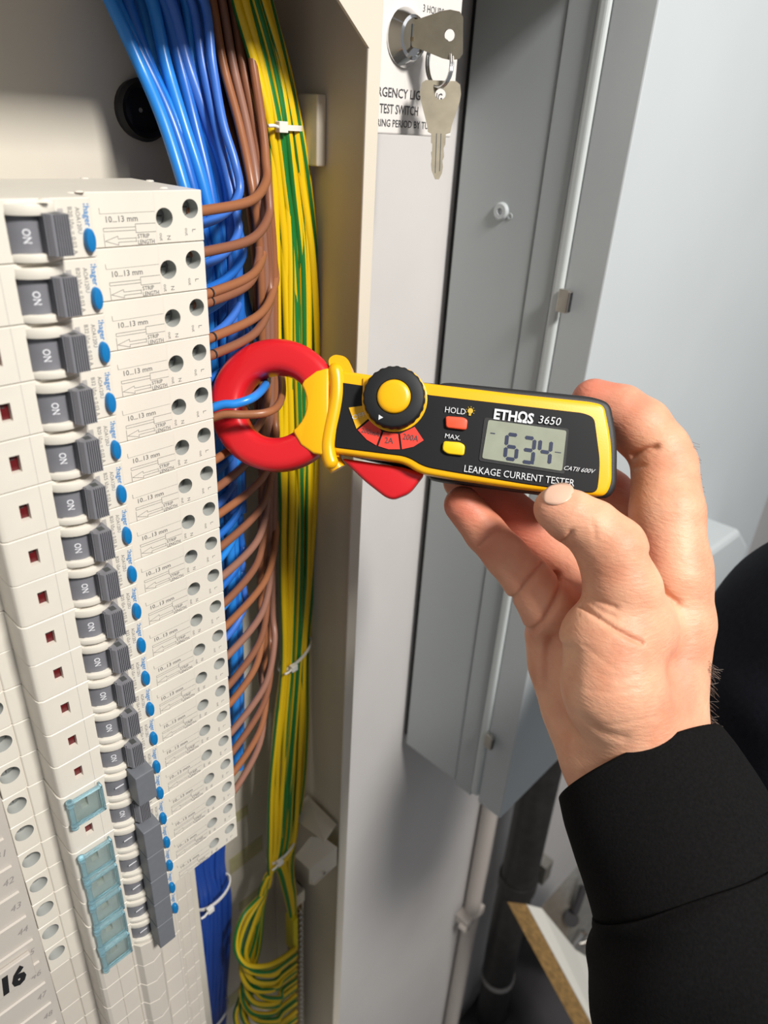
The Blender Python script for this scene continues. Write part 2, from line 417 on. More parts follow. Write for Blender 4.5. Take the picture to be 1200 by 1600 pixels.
pr.text('STRIP', (-27.3*mm, y0, -15.1*mm), RU, RV, 4.6*mm, 1.4*mm, PRINTL, bold=.01); pr.text('LENGTH', (-27.3*mm, y0, -17.1*mm), RU, RV, 6.4*mm, 1.45*mm, PRINTL, bold=.01)
y1 = .30*mm; strip_pr = pr; pr = MB()
for (t, x, z0, h_, l_) in (('L', -5.0, -13.2, 1.5, 1.0), ('out', -8.0, -12.7, 1.3, 2.6), ('N', -15.6, -14.9, 1.4, 1.4), ('out', -18.5, -13.9, 1.3, 2.6)):
    pr.text(t, (x*mm, y1, z0*mm), DU, DV, l_*mm, h_*mm, PRINTL)
term_pr = pr; pr = MB()
yn = -15.05*mm
pr.text('AOA120U', (-55.1*mm, yn, -2.7*mm), DU, DV, 7.6*mm, 1.35*mm, PRINTL)
pr.box((-60.6*mm, yn, -2.9*mm), (-58.9*mm, -14.95*mm, -6.9*mm), BARG)
pr.box((-61.3*mm, -15.03*mm, -.6*mm), (-61.15*mm, -14.95*mm, -16.9*mm), BARG)
pr.box((-80.2*mm, -15.03*mm, -.3*mm), (-80.05*mm, -14.95*mm, -17.3*mm), BARG)
type_pr = pr; pr = strip_pr
lg = MB()
lg.text('hager', (-52.5*mm, yn, -2.5*mm), DU, DV, 5.9*mm, 1.9*mm, BLUEINK, bold=.015)
lg.box((-52.4*mm, yn-.01*mm, -1.75*mm), (-51.9*mm, yn, -2.15*mm), BLUEINK); lg.box((-51.3*mm, yn-.01*mm, -1.75*mm), (-50.8*mm, yn, -2.15*mm), BLUEINK)
def rating(s_):
    r_ = MB(); r_.text(s_, (-57.4*mm, yn, -2.6*mm), DU, DV, 13.6*mm, 1.3*mm, PRINTL); return r_
on = MB(); on.text('ON', (-72.2*mm, -16.05*mm, -7.9*mm), DU, DV, 4.1*mm, 2.0*mm, WHITEINK, bold=.02)
onx = on  # lies just proud of the rocker
# make ON follow the drum
for i, p in enumerate(on.v):
    x = p[0]/mm; t = (x+75.9)/13.4; on.v[i] = (p[0], (-12.2-4.6*math.sin(PI*t)**.8-.06)*mm, p[2])
me = {}
proto = {}
for nm, mb_, sm in (('toggle', tg, 30), ('toggle_knob', kn, None), ('test_button', bt, 40), ('window', rw, None), ('print', pr, None), ('term', term_pr, None), ('type', type_pr, None), ('logo', lg, None), ('on', on, None),
                    ('cheek_a', cheek(-1.1, -4.3), 30), ('cheek_b', cheek(-14.9, -17.3), 30), ('sn', screw(-16, -8.9, 3.1), None), ('sl', screw(-5.2, -6.2, 3.1), None), ('st', screw(-107.2, -6.6, 3.7), None)):
    bev = .0003 if nm.startswith('cheek') else 0
    o = mb_.build(nm, None, smooth=sm, bevel=bev); proto[nm] = o.data; bpy.data.objects.remove(o)
proto['housing'] = housing.data; bpy.data.objects.remove(housing)
rat = {}
for s_ in ('B20 I△n = 0.03 A', 'B32 I△n = 0.03 A', 'B25 I△n = 0.03 A'):
    o = rating(s_.replace('△', '∆')).build('r'); rat[s_[:3]] = o.data; bpy.data.objects.remove(o)
# toggle in locked position: dash mark, hole
lk = MB(); lk.box((-72.6*mm, -16.85*mm, -9.3*mm), (-68.6*mm, -16.70*mm, -9.9*mm), WHITEINK)
o = lk.build('d'); proto['dash'] = o.data; bpy.data.objects.remove(o)
# hinged clear cover
cv = MB()
cv.box((-91.6*mm, -17.6*mm, -2.6*mm), (-78.8*mm, -17.1*mm, -16.4*mm), CLEAR)
cvf = MB()
for (a_, c_) in (((-91.6, -18.2, -1.6), (-78.4, -16.4, -2.6)), ((-91.6, -18.2, -15.6), (-78.4, -16.4, -16.7)), ((-79.2, -18.2, -1.6), (-78.2, -15.0, -16.7))):
    cvf.box([t*mm for t in a_], [t*mm for t in c_], CLEAREDGE)
cvf.tube([(-92.2*mm, -17.2*mm, -1.2*mm), (-92.2*mm, -17.2*mm, -17.2*mm)], 1.1*mm, CLEAREDGE, 12)
for z in (-1.2, -3.4, -15.2, -17.0): cvf.tube([(-92.2*mm, -17.2*mm, z*mm), (-92.2*mm, -17.2*mm, (z-.7)*mm)], 1.6*mm, CLEAREDGE, 12)
o = cv.build('p'); proto['cover_pane'] = o.data; bpy.data.objects.remove(o)
o = cvf.build('p', bevel=.0002); proto['cover_frame'] = o.data; bpy.data.objects.remove(o)
bs = MB(); bs.box((-48.9*mm, -.6*mm, -.8*mm), (-46.9*mm, .02*mm, -16.9*mm), BLUEB); o = bs.build('b'); proto['stripe'] = o.data; bpy.data.objects.remove(o)

COVER = {13, 15, 16, 17, 18, 19}; STRIPE = {12, 14, 15, 16, 17, 18}
ratings = ['B20', 'B20', 'B32', 'B32', 'B20', 'B25', 'B20', 'B20', 'B20', 'B32', 'B20', 'B20', 'B20', 'B20', 'B20', 'B20', 'B20', 'B20', 'B20', 'B20']
for k in range(20):
    jx = rnd.uniform(-.25, .25)*mm if k else 0; jy = rnd.uniform(-.15, .15)*mm if k else 0
    extra = 'its toggle under a grey lock cap' if k in COVER else 'its grey toggle showing ON'
    br = thing('circuit_breaker', f'white breaker, {ORD(k)} in the row, {extra}', 'circuit breaker', (jx-.009*k*PITCH*mm, jy, -k*PITCH*mm), 'white breakers in the vertical row')
    def P_(nm, me_): return link(nm, me_, br)
    P_('housing', proto['housing'])
    P_('toggle_collar', proto['cheek_a']); P_('toggle_collar', proto['cheek_b'])
    t = P_('toggle', proto['toggle']); tag(t, 'dark grey rocker')
    if k not in COVER:
        kk = link('toggle_knob', proto['toggle_knob'], t); oo = link('on_lettering', proto['on'], t)
    else: link('dash_mark', proto['dash'], t)
    tb = P_('test_button', proto['test_button']); tag(tb, 'oval blue test button')
    if k not in COVER: P_('indicator_window', proto['window'])
    P_('strip_length_print', proto['print']); P_('terminal_lettering', proto['term']); P_('type_lettering', proto['type']); P_('maker_logo', proto['logo']); P_('rating_print', rat[ratings[k]])
    P_('terminal_screw', proto['sn']); P_('terminal_screw', proto['sl']); P_('terminal_screw', proto['st'])
    if k == 0:
        rv = MB(); rv.lathe((0, 0, 0), (0, 0, 1), [(.0017, 0), (.0013, .0004), (.0001, .0005)], CREAM, 16); rvm = rv.build('q', smooth=60)
        for px, py in ((132, 279), (123, 300), (69, 312), (234, 283), (255, 294)):
            q = un(px, py, 2, 0.); o = P_('rivet', rvm.data); o.location = (q[0], q[1], 0)
        bpy.data.objects.remove(rvm)
    if k in STRIPE: tag(P_('blue_stripe', proto['stripe']), 'bright blue strip')
    if k in COVER:
        cf = P_('cover_frame', proto['cover_frame']); tag(cf, 'hinged clear blue plastic window cover'); link('cover_pane', proto['cover_pane'], cf)
# grey lock caps
for k in sorted(COVER):
    b = MB(); b.box((-67.4*mm, -26.6*mm, .1*mm), (-58.6*mm, -18.3*mm, -17.5*mm), CAPG)
    b.box((-66.6*mm, -18.3*mm, -3.8*mm), (-60.6*mm, -16.9*mm, -15.0*mm), CAPG)
    o = b.build('lock_cap', bevel=.0004); o.location = (-.009*k*PITCH*mm, 0, -k*PITCH*mm)
    which = 'alone, with an uncapped toggle below it' if k == 13 else ['at the top', 'second', 'in the middle', 'fourth', 'at the bottom'][k-15]+' of the five touching caps'
    tag(o, f'dark grey plastic lock cap {which}', 'lock cap', 'grey lock caps on the lower toggles')
# blank modules
b = MB()
prof = [(-32, 1.5), (-32, 50), (-112, 50), (-112, .9), (-102.4, .9), (-102.0, 1.6), (-101.6, .6), (-95.3, .2), (-95.3, -12), (-94.6, -14), (-93, -15),
        (-78, -15), (-77.6, -14.3), (-77.2, -15), (-76, -15), (-74, -18.2), (-69, -19.6), (-64, -18.2), (-61.6, -15), (-52, -15), (-51.6, -14.5), (-50, -14.5), (-49.8, -13), (-49.8, 0), (-42, 0), (-41.6, .6), (-36, .6), (-35.6, 1.5)]
b.prism([(x*mm, y*mm, 0) for x, y in prof], (0, 0, -H*mm), CREAM2)
b.box((-86*mm, -15.3*mm, 0), (-85.6*mm, -14.9*mm, -H*mm), BARG)
bl = b.build('q', bevel=.0003, bseg=1); blm = bl.data; bpy.data.objects.remove(bl)
b = MB()
for i in range(4):
    b.text(['SECTION', 'ISOLATED', 'BLANKED', 'SPARE'][i] if False else 'IIIIIIII', ((-110.6+i*2.0)*mm, .84*mm, -2.5*mm), DU, DV, 12*mm, 1.1*mm, WHITEINK)
bp = b.build('q'); bpm = bp.data; bpy.data.objects.remove(bp)
for k in range(20, 34):
    o = thing('blank_module', f'plain white blanking module, {ORD(k-20)} below the last breaker', 'blanking module', (rnd.uniform(-.3, .3)*mm-.009*k*PITCH*mm, 0, -k*PITCH*mm), 'blanking modules under the breakers')
    link('housing', blm, o)

# left shroud (busbar cover) with ribs, hand-written numbers
sh = thing('busbar_shroud', 'pale plastic busbar cover with raised ribs and handwritten numbers, bottom left', 'cover', (-.15, .05, -.4))
sh.rotation_euler = (0, math.radians(.45), 0); sh.location.x -= .0036
def spart(mb, nm, par=None, **k):
    o = mb.build(nm, par or sh, **k)
    if par is None: o.location = (.15, -.05, .4)
    return o
b = MB(); b.box((-.30, -.0004, -.75), (-.1122, .05, .0), SHROUD); spart(b, 'shroud_panel', bevel=.0006)
for k in range(8, 34):
    z = -k*PITCH*mm
    b = MB(); b.prism([(-.138, -.0005, z), (-.138, -.0016, z-.0004), (-.138, -.0005, z-.0012)], (.0225, 0, 0), SHROUD)
    b.prism([(-.160, -.0005, z), (-.160, -.0016, z-.0004), (-.160, -.0005, z-.0012)], (.0205, 0, 0), SHROUD)
    spart(b, 'rib')
PENC = mat('pencil', (.30, .28, .27), .6)
nums = ['38', '39', '40', '41', '42', '43', '44', '45', '46', '47', '48', '49']
b = MB()
for i, n_ in enumerate(nums):
    z = -(11+i)*PITCH*mm - .0075
    b.text(n_, (-.1205, -.00045-.0001, z-.0035), RU, RV, .0048, .0036, PENC, shear=.3)
tag(spart(b, 'handwritten_numbers'), 'faint pencilled numbers')
q = un(33, 1522, 1, -.003)
b = MB(); b.box((q[0]-.010, -.0030, q[2]-.0075), (q[0]+.009, -.0005, q[2]+.0095), SHROUD); tb = spart(b, 'number_tab', bevel=.0005)
b = MB(); b.text('16', (q[0]-.006, -.0032, q[2]-.0052), RU, RV, .011, .0105, INKBLACK, shear=.15, bold=.06); tag(spart(b, 'marker_number'), 'bold black 16')
q = un(-4, 1412, 1, -.0006)
b = MB(); b.text('5', (q[0]-.006, -.0007, q[2]-.0055), RU, RV, .0085, .0115, INKBLACK, shear=.15, bold=.06); tag(spart(b, 'marker_number'), 'bold black 5')

# ================================================================ WIRES
WR = .0018; LASTW = [None]
def wire(name, P, m, label, cat, group, r=WR, seg=10, n=7, parent=None):
    b = MB(); b.tube(spline(P, n), r, m, seg); o = b.build(name, parent, smooth=60); LASTW[0] = o
    if label: tag(o, label, cat, group)
    return o
# trunk lines: px, py, Y-plane  -> world
def trunk(L, t_off, yo=0):
    out = []
    for (px, py, hw, Yp) in L:
        out.append(un(px+hw*t_off, py, 1, Yp+yo))
    return out
# brown wires: exit pixel rows, top to bottom (one per breaker)
bex = [313, 380, 448, 462, 520, 548, 715, 760, 803, 855, 902, 945, 982, 1029, 1075, 1104, 1149, 1180, 1212, 1240]
btr = [(330, -60, 34, .080), (345, 0, 34, .078), (362, 100, 34, .072), (385, 200, 26, .058), (402, 300, 18, .044), (412, 400, 16, .045), (415, 520, 15, .046), (415, 650, 15, .047),
       (414, 800, 14, .048), (412, 900, 14, .049), (413, 1000, 14, .05), (412, 1100, 14, .051), (410, 1200, 12, .052)]
for k, ye in enumerate(bex):
    e0 = un(328 if k < 6 else 345, ye, 1, .006); e0 = un(proj((0, 0, e0[2]))[0], ye, 0, 0.0)
    P = [np.array([-.004, .007, e0[2]+.0*mm])]
    zc = e0[2] - .0045
    xs = .009*zc; P = [np.array([xs-.003, .0075, zc]), np.array([xs+.006, .008, zc])]
    yo = ((k*7) % 5-2)*.0032; to = .95-1.7*((k*5) % 20)/19 if k > 1 else (.9 - k*.3)
    if k < 2: to = .98; yo = -.012
    T_ = trunk(btr, to, yo)
    rise = .016+.010*min(k, 8)/8
    # bend point: where the trunk passes zc+rise
    T_ = [t for t in T_ if t[2] > zc+rise+.012]
    Tz = trunk(btr, to, yo); zs = [t[2] for t in Tz]
    def tr_at(z):
        for i in range(len(Tz)-1):
            if Tz[i+1][2] <= z <= Tz[i][2]:
                u = (z-Tz[i+1][2])/(Tz[i][2]-Tz[i+1][2]); return Tz[i+1]*(1-u)+Tz[i]*u
        return Tz[-1]+np.array([0, 0, z-Tz[-1][2]])
    E = tr_at(zc+rise)
    S0 = P[-1]
    P += [np.array([S0[0]+(E[0]-S0[0])*.55, S0[1]+(E[1]-S0[1])*.35, zc+rise*.10]), np.array([S0[0]+(E[0]-S0[0])*.90, S0[1]+(E[1]-S0[1])*.78, zc+rise*.48]), E]
    P += T_[::-1]
    wire('brown_wire', P, BROWN[(k*2) % 3] if k > 9 else BROWN[k % 2], f'brown wire, {ORD(k)} down, curving from its breaker up into the bundle', 'wire', 'brown wires from the breakers', r=.0020)
    if k in (2, 3, 4, 5):
        w_o = sc.objects[-1] if False else LASTW[0]; S = spline(P, 7)
        for q_ in ((5, 7) if k > 2 else (7,)):
            b = MB(); b.tube([S[q_], S[q_]*.7+S[q_+1]*.3], .00208, INKBLACK, 10); tag(b.build('ink_mark', w_o), 'black pen mark')
# ink marks on wires are added below
# blue wires
ltr = [(205, -60, 62, .078), (240, 0, 78, .075), (270, 100, 62, .069), (300, 190, 48, .058), (330, 290, 40, .048), (348, 400, 26, .042), (352, 500, 24, .040), (355, 650, 18, .038),
       (360, 800, 16, .036), (364, 900, 14, .034), (368, 1000, 12, .034), (371, 1100, 10, .034), (372, 1200, 8, .034)]
bl_ex = [327, 398, 440, 478, 520, 590, 690, 745, 795, 840, 880, 920, 955, 1000]
for k, ye in enumerate(bl_ex):
    e0 = un(proj((0, 0, 0))[0]+14, ye, 0, 0.0)
    zc = e0[2]-.010
    to = [1.0, .75, .9, .4, .6, .95, .2, .7, .5, .9, .3, .8, .6, .95][k]; yo = [-.013, -.008, -.004, .002, -.002, .006, .004, .008, 0, -.004, .002, -.002, .004, 0][k]
    Tz = trunk(ltr, to, yo)
    def tr_at2(z):
        for i in range(len(Tz)-1):
            if Tz[i+1][2] <= z <= Tz[i][2]:
                u = (z-Tz[i+1][2])/(Tz[i][2]-Tz[i+1][2]); return Tz[i+1]*(1-u)+Tz[i]*u
        return Tz[-1]+np.array([0, 0, z-Tz[-1][2]])
    rise = .020
    E = tr_at2(zc+rise); S0 = np.array([.003+.009*zc, .020, zc])
    P = [np.array([-.003+.009*zc, .020, zc-.001]), S0, np.array([S0[0]+(E[0]-S0[0])*.6, S0[1]+(E[1]-S0[1])*.4, zc+rise*.15]), np.array([S0[0]+(E[0]-S0[0])*1.0, S0[1]+(E[1]-S0[1])*.8, zc+rise*.55]), E+np.array([.001, 0, .003])]
    P += [t for t in Tz if t[2] > zc+rise+.014][::-1]
    wire('blue_wire', P, BLUEW[[2, 2, 0, 1, 2, 0, 1, 0, 2, 0, 1, 0, 1, 2][k]], f'blue wire, {ORD(k)} down, looping from its breaker end into the bundle', 'wire', 'blue neutral wires', r=.0019)
# blue wires that only pass behind the row
for j in range(22):
    to = -1+1.95*((j*7) % 22)/21; yo = ((j*11) % 6-1)*.0034
    L = ltr
    P = [un(px+hw*(to+.16*math.sin(i*.9+j*2.3)), py, 1, Yp+yo+.002*math.sin(i*.7+j)) for i, (px, py, hw, Yp) in enumerate(L)]
    if j % 3 == 0: P = P[:9]
    wire('blue_wire', P, BLUEW[[1, 0, 1, 2, 0][j % 5]], 'blue wire running in the thick bundle behind the breaker row', 'wire', 'blue wires running down the bundle', r=.0027)
for j in range(8):
    P = trunk(btr[:8], -.9+1.8*j/7, .012)
    wire('brown_wire', P, BROWN[j % 3], 'brown wire running down at the back of the brown bundle', 'wire', 'brown wires at the back of the bundle', r=.0019)
# earth wires: two-tone sheath
etr = [(380, -60, 22, .066), (393, 0, 26, .064), (420, 100, 25, .061), (440, 198, 23, .058), (452, 300, 25, .058), (461, 400, 27, .058), (465, 520, 28, .058), (467, 650, 28, .058),
       (467, 780, 27, .058), (464, 900, 24, .058), (460, 1025, 18, .058), (453, 1130, 22, .058), (446, 1230, 22, .058), (439, 1328, 16, .058)]
def earth(P, ph, tw, label, group, r=.0023):
    S = spline(P, 7); b = MB()
    def mf(i, k_):
        a = (k_/16*2*PI+ph+tw*i) % (2*PI)
        return EG if (a < 1.3 or PI < a < PI+1.05) else EY
    b.tube(S, r, EY, 16, matf=mf)
    o = b.build('earth_wire', None, smooth=60); return tag(o, label, 'wire', group)
NE = 20
ends = []
for j in range(NE):
    row = j % 2; s_ = (j//2)/(NE/2-1)*2-1
    P = []
    for i, (px, py, hw, Yp) in enumerate(etr):
        t_ = s_*.93+(.12 if row else -.05)+.16*math.sin(i*.8+j*1.9)
        P.append(un(px+hw*t_, py, 1, Yp+(.0042 if row else 0)+.001*math.sin(i*.9+j)))
    zb = P[-1]
    # fan out below the last tie, loop left and round into the earth bar
    f = j/(NE-1)
    if j % 4 != 3:
        lx = 368+34*(1-abs(s_))*.4+6*(j % 3); ly = 1476+6.2*j+3*(j % 2)
        a1 = un(418-8*f, 1385, 1, .060); a2 = un(lx+12, ly-45, 1, .056); a3 = un(lx, ly, 1, .050); a4 = un(lx+14, ly+30, 1, .040); a5 = un(lx+45, ly+34, 1, .034)
        zt_ = 1492+8.5*j
        a6 = un(440, ly+22, 1, .038); a7 = un(461, ly+6, 1, .048)
        P += [a1, a2, a3, a4, a5, a6, a7]
    else:
        P += [un(440+4*(j//4), 1370, 1, .058), un(452+2*(j//4), 1420, 1, .056), un(456, 1450+30*(j//4), 1, .056)]
    earth(P, j*1.37+2.6, 0, 'green and yellow earth wire in the cable-tied earth bundle', 'earth wires in the bundle')

# wires through the clamp jaw
wb = [(-.003, .004, None)]
def camP(*a): return at(*a)
wire('blue_wire', [np.array([-.005, .0075, un(333, 634, 0, 0)[2]-.0045]), camP(345, 633, .3005), camP(368, 631, .3005), camP(394, 622, .304), camP(411, 607, .317), camP(417, 592, .335), camP(410, 560, .357), camP(398, 520, .365), camP(385, 470, .363), camP(372, 400, .352)], BLUEW[1],
     'bright blue wire passing through the red jaw of the meter', 'wire', None, r=.0019)
wire('brown_wire', [np.array([-.005, .0075, un(333, 650, 0, 0)[2]-.0045]), camP(348, 648, .302), camP(380, 648, .303), camP(415, 645, .306), camP(434, 634, .316), camP(441, 612, .334), camP(438, 575, .355), camP(428, 520, .364), camP(420, 460, .362), camP(415, 400, .352)], BROWN[0],
     'brown wire passing through the red jaw of the meter, under the blue one', 'wire', None, r=.0018)
# cable ties
def tie(px, py, hw, Yp, label, tilt=0, r=.0011, depth=.006, group='cable ties on the wires'):
    c_ = un(px, py, 1, Yp); a_ = un(px+hw, py, 1, Yp); R_ = abs(a_[0]-c_[0]); n_ = 26; pts = []
    t = thing('cable_tie', label, 'cable tie', tuple(c_), group)
    b = MB(); o = 0; ring = []
    for i in range(n_):
        a = 2*PI*i/n_; cx, cy = math.cos(a), math.sin(a)
        for (dr, dz) in ((0, -.0012), (.0009, -.0012), (.0009, .0012), (0, .0012)):
            b.v.append(((R_+dr)*cx, (depth+dr)*cy, dz+tilt*cx*R_))
    for i in range(n_):
        for k_ in range(4):
            b.f.append((i*4+k_, i*4+(k_+1) % 4, ((i+1) % n_)*4+(k_+1) % 4, ((i+1) % n_)*4+k_)); b.m.append(b.mi(TIE))
    b.build('band', t, smooth=30)
    b = MB(); hx = -R_*.55; hy = -depth*.95
    b.box((hx-.0026, hy-.0035, -.0022+tilt*hx), (hx+.0026, hy+.0002, .0026+tilt*hx), TIE)
    b.tube([(hx-.002, hy-.002, tilt*hx), (hx-.006, hy-.0035, tilt*hx+.0006), (hx-.009, hy-.003, tilt*hx+.0004)], .0009, TIE, 6)
    b.build('head', t, bevel=.0004)
tie(440, 199, 27, .060, 'white cable tie round the top of the green and yellow bundle')
tie(461, 1022, 23, .060, 'white cable tie round the middle of the green and yellow bundle', .45)
tie(440, 1326, 21, .060, 'white cable tie round the foot of the green and yellow bundle', .3)
# blue bundle below the row
bb = [(325, 1345, 26, .062), (333, 1400, 24, .064), (336, 1480, 20, .068), (333, 1550, 22, .070), (325, 1640, 26, .072)]
bb0 = [(338, 1250, 22, .06)]
for j in range(14):
    to = -1+2*((j*5) % 14)/13; yo = (j % 3)*.004
    P = [un(px+hw*(to*.9+.15*math.sin(i*1.3+j)), py, 1, Yp+yo) for i, (px, py, hw, Yp) in enumerate(bb0+bb)]
    wire('blue_wire', P, BLUED, 'dark blue wire in the tied bundle beside the blanking modules', 'wire', 'blue wires below the breaker row', r=.0021)
tie(331, 1393, 28, .066, 'white cable tie round the lower blue bundle, upper of two', .2, depth=.009)
tie(330, 1588, 28, .074, 'white cable tie round the lower blue bundle, near the picture bottom', .2, depth=.009)

# ================================================================ EARTH BAR
eb = thing('earth_bar', 'earth terminal bar with yellow strip and row of steel screws', 'terminal bar', tuple(un(465, 1420, 1, .075)))
def ebpart(mb, nm, **k):
    o = mb.build(nm, eb, **k); o.location = -Vector(eb.location); return o
p0 = un(462, 1420, 1, .058); xz = p0[0]
b = MB(); b.box((xz-.004, .060, p0[2]), (xz+.0088, .0655, p0[2]-.26), mat('brass', (.33, .22, .06), .35, metal=.9, noise=.1)); ebpart(b, 'brass_bar', bevel=.0004)
b = MB(); b.box((xz-.0095, .050, p0[2]+.001), (xz-.0045, .0605, p0[2]-.045), mat('label_yellow', (.66, .55, .01), .5)); ebpart(b, 'yellow_strip')
b = MB(); b.box((xz+.0092, .060, p0[2]+.018), (xz+.0104, .098, p0[2]-.26), CABIN)
b.box((xz-.006, .058, p0[2]+.016), (xz+.0104, .0595, p0[2]+.001), CABIN); b.box((xz-.006, .058, p0[2]+.0165), (xz+.0104, .07, p0[2]+.018), STEEL); ebpart(b, 'bracket')
sv = MB(); sv.lathe((0, 0, 0), (0, -1, 0), [(.0024, 0), (.0024, .0028), (.0018, .0034), (.0001, .0034)], STEEL, 14); sv.box((-.0018, -.0037, -.0003), (.0018, -.0033, .0003), HOLE)
so = sv.build('s', smooth=40); sm_ = so.data; bpy.data.objects.remove(so)
for j in range(30):
    o = link('terminal_screw', sm_, eb); o.location = Vector((xz+.0058, .0598, p0[2]-.010-j*.0082))-Vector(eb.location)

# ================================================================ KEY SWITCH
PY = .04; lc = np.array([.1475, PY, .0633])
ks = thing('key_switch_plate', 'white emergency lighting test key switch plate, upper centre', 'key switch', (lc[0], .11, lc[2]))
def kpart(mb, nm, **k):
    o = mb.build(nm, ks, **k); o.location = -Vector(ks.location); return o
b = MB(); b.box((FX1+.0008, PY, lc[2]-.0427), (lc[0]+.043, PY+.004, lc[2]+.0427), PLATE); kpart(b, 'face_plate', bevel=.0008)
b = MB(); b.box((lc[0]-.0345, PY+.0042, lc[2]-.040), (lc[0]+.040, .1095, lc[2]+.040), PLATE); kpart(b, 'pattress_box')
b = MB(); L0 = un(636, 60, 1, PY)
b.lathe((L0[0]-.002, PY, L0[2]), (0, -1, 0), [(.0001, 0), (.0126, 0), (.0126, .001), (.0094, .0062), (.0080, .0068), (.0077, .0056), (.0001, .0056)], CHROME); kpart(b, 'lock_barrel', smooth=30)
b = MB(); b.box((L0[0]-.003, PY-.0060, L0[2]-.0035), (L0[0]+.0002, PY-.0055, L0[2]+.0055), HOLE); b.box((L0[0]-.0027, PY-.0066, L0[2]-.0015), (L0[0]-.0008, PY-.0058, L0[2]+.0002), mat('brass_pin', (.5, .3, .1), .3, metal=.9)); kpart(b, 'keyway')
b = MB(); yp = PY-.00015
def ptext(s_, xa, ya, xb_, hgt, **k):
    a_ = un(xa, ya, 1, yp); c_ = un(xb_, ya, 1, yp); b.text(s_, (a_[0], yp, a_[2]), RU, RV, (c_[0]-a_[0]) if xb_ else None, hgt, PRINT, **k)
def ptx(s_, xleft, y, hgt, wid):
    a_ = un(xleft, y, 1, yp); b.text(s_, (a_[0], yp, a_[2]), RU, RV, wid, hgt, PRINT)
ptx('3 HOURS', 661, 18, .0030, .0160); kpart(b, 'duration_lettering'); b = MB()
def ptm(s_, pre, xvis, y, hgt, wid):
    a_ = un(xvis, y, 1, yp); b.text(s_, (a_[0]-pre*wid, yp, a_[2]), RU, RV, wid, hgt, PRINT, bold=.01); kpart(b, 'plate_lettering'); b.__init__()
ptm('EMERGENCY LIGHTING', .195, 593, 150, .0040, .0600)
ptm('TEST SWITCH', 0, 593, 176, .0040, .0290)
ptm('DURING PERIOD BY TURNING', .142, 593, 197, .0032, .0600)

def key(name, label, org, ux, uz, un_, parent=None, group=None):
    # ux: across the bow, uz: from bow to tip, un_: thickness direction
    t = thing(name, label, 'key', tuple(org), group)
    ux, uz, n_ = [np.array(v, float)/np.linalg.norm(v) for v in (ux, uz, un_)]
    outl = [(-7.5, 0), (-9.5, 1.5), (-10.2, 6), (-9.6, 10), (-6.2, 21), (-5.6, 24.5), (-3.9, 25.3), (-3.9, 29.5), (-3.2, 30.2), (-3.2, 33.5), (-3.7, 34.2), (-3.2, 37), (-3.5, 40), (-3.0, 43), (-1.2, 47),
            (.8, 47), (2.2, 44), (2.6, 41), (2.2, 38), (3.0, 36), (2.6, 32), (3.4, 30), (3.4, 25.3), (5.6, 24.5), (6.2, 21), (9.6, 10), (10.2, 6), (9.5, 1.5), (7.5, 0)]
    hole = [(2.6*math.cos(a), 6.4+2.6*math.sin(a)) for a in [2*PI*i/16 for i in range(16)]]
    me_ = bpy.data.meshes.new('bow'); bm = bmesh.new()
    def W(p, d): return Vector((ux*p[0]*mm+uz*p[1]*mm+n_*d).tolist())
    vo = [bm.verts.new(W(p, -.001)) for p in outl]; vh = [bm.verts.new(W(p, -.001)) for p in hole]
    es = [bm.edges.new((vo[i], vo[(i+1) % len(vo)])) for i in range(len(vo))]+[bm.edges.new((vh[i], vh[(i+1) % 16])) for i in range(16)]
    r = bmesh.ops.triangle_fill(bm, use_beauty=True, edges=es)
    fs = [f for f in bm.faces]
    e = bmesh.ops.extrude_face_region(bm, geom=fs)
    bmesh.ops.translate(bm, verts=[v for v in e['geom'] if isinstance(v, bmesh.types.BMVert)], vec=Vector((n_*.002).tolist()))
    bmesh.ops.recalc_face_normals(bm, faces=bm.faces); bm.to_mesh(me_); bm.free(); me_.materials.append(KEYM)
    link('key_blank', me_, t)
    b_ = MB()
    for s_ in (-1, 1):
        for (x_, a_, c_) in ((-1.2, 25, 44), (1.0, 25, 43)):
            b_.prism([np.array(W((x_-.2, a_), s_*.00105)), np.array(W((x_+.2, a_), s_*.00105)), np.array(W((x_+.2, c_), s_*.00105)), np.array(W((x_-.2, c_), s_*.00105))], n_*s_*-.00012, HOLE)
    b_.build('blade_groove', t)
    return t
# key in the lock: bow sticks out towards the viewer
ko = np.array([L0[0]-.0015, PY-.0325, L0[2]+.0005])
k1 = at(706, 60, .343)
key('inserted_key', 'nickel key standing in the round lock', L0+np.array([.0105, -.0265, .0015]), (0, .12, 1), (-.50, .86, 0), (.86, .5, 0))
hk = at(689, 126, .352)
key('hanging_key', 'nickel key hanging below from the split ring', hk, at(712, 128, .352)-at(663, 126, .352), at(684, 262, .356)-hk, ray(690, 190))
rg = thing('key_ring', 'thin steel split ring joining the two keys', 'key ring', tuple(at(685, 100, .350)))
rc = at(685, 98, .350); ra = (at(684, 137, .350)-at(686, 60, .350))/2; rb = (at(704, 98, .344)-at(666, 98, .356))/2
for nm, d_ in (('ring_coil', 0), ('ring_coil', .0010)):
    pts = [rc-np.array(rg.location)+ra*math.sin(2*PI*i/36)+rb*math.cos(2*PI*i/36)+np.array([d_, -d_*.4, 0]) for i in range(37)]
    b = MB(); b.tube(pts, .00065, CHROME, 8, caps=False); b.build(nm, rg, smooth=60)

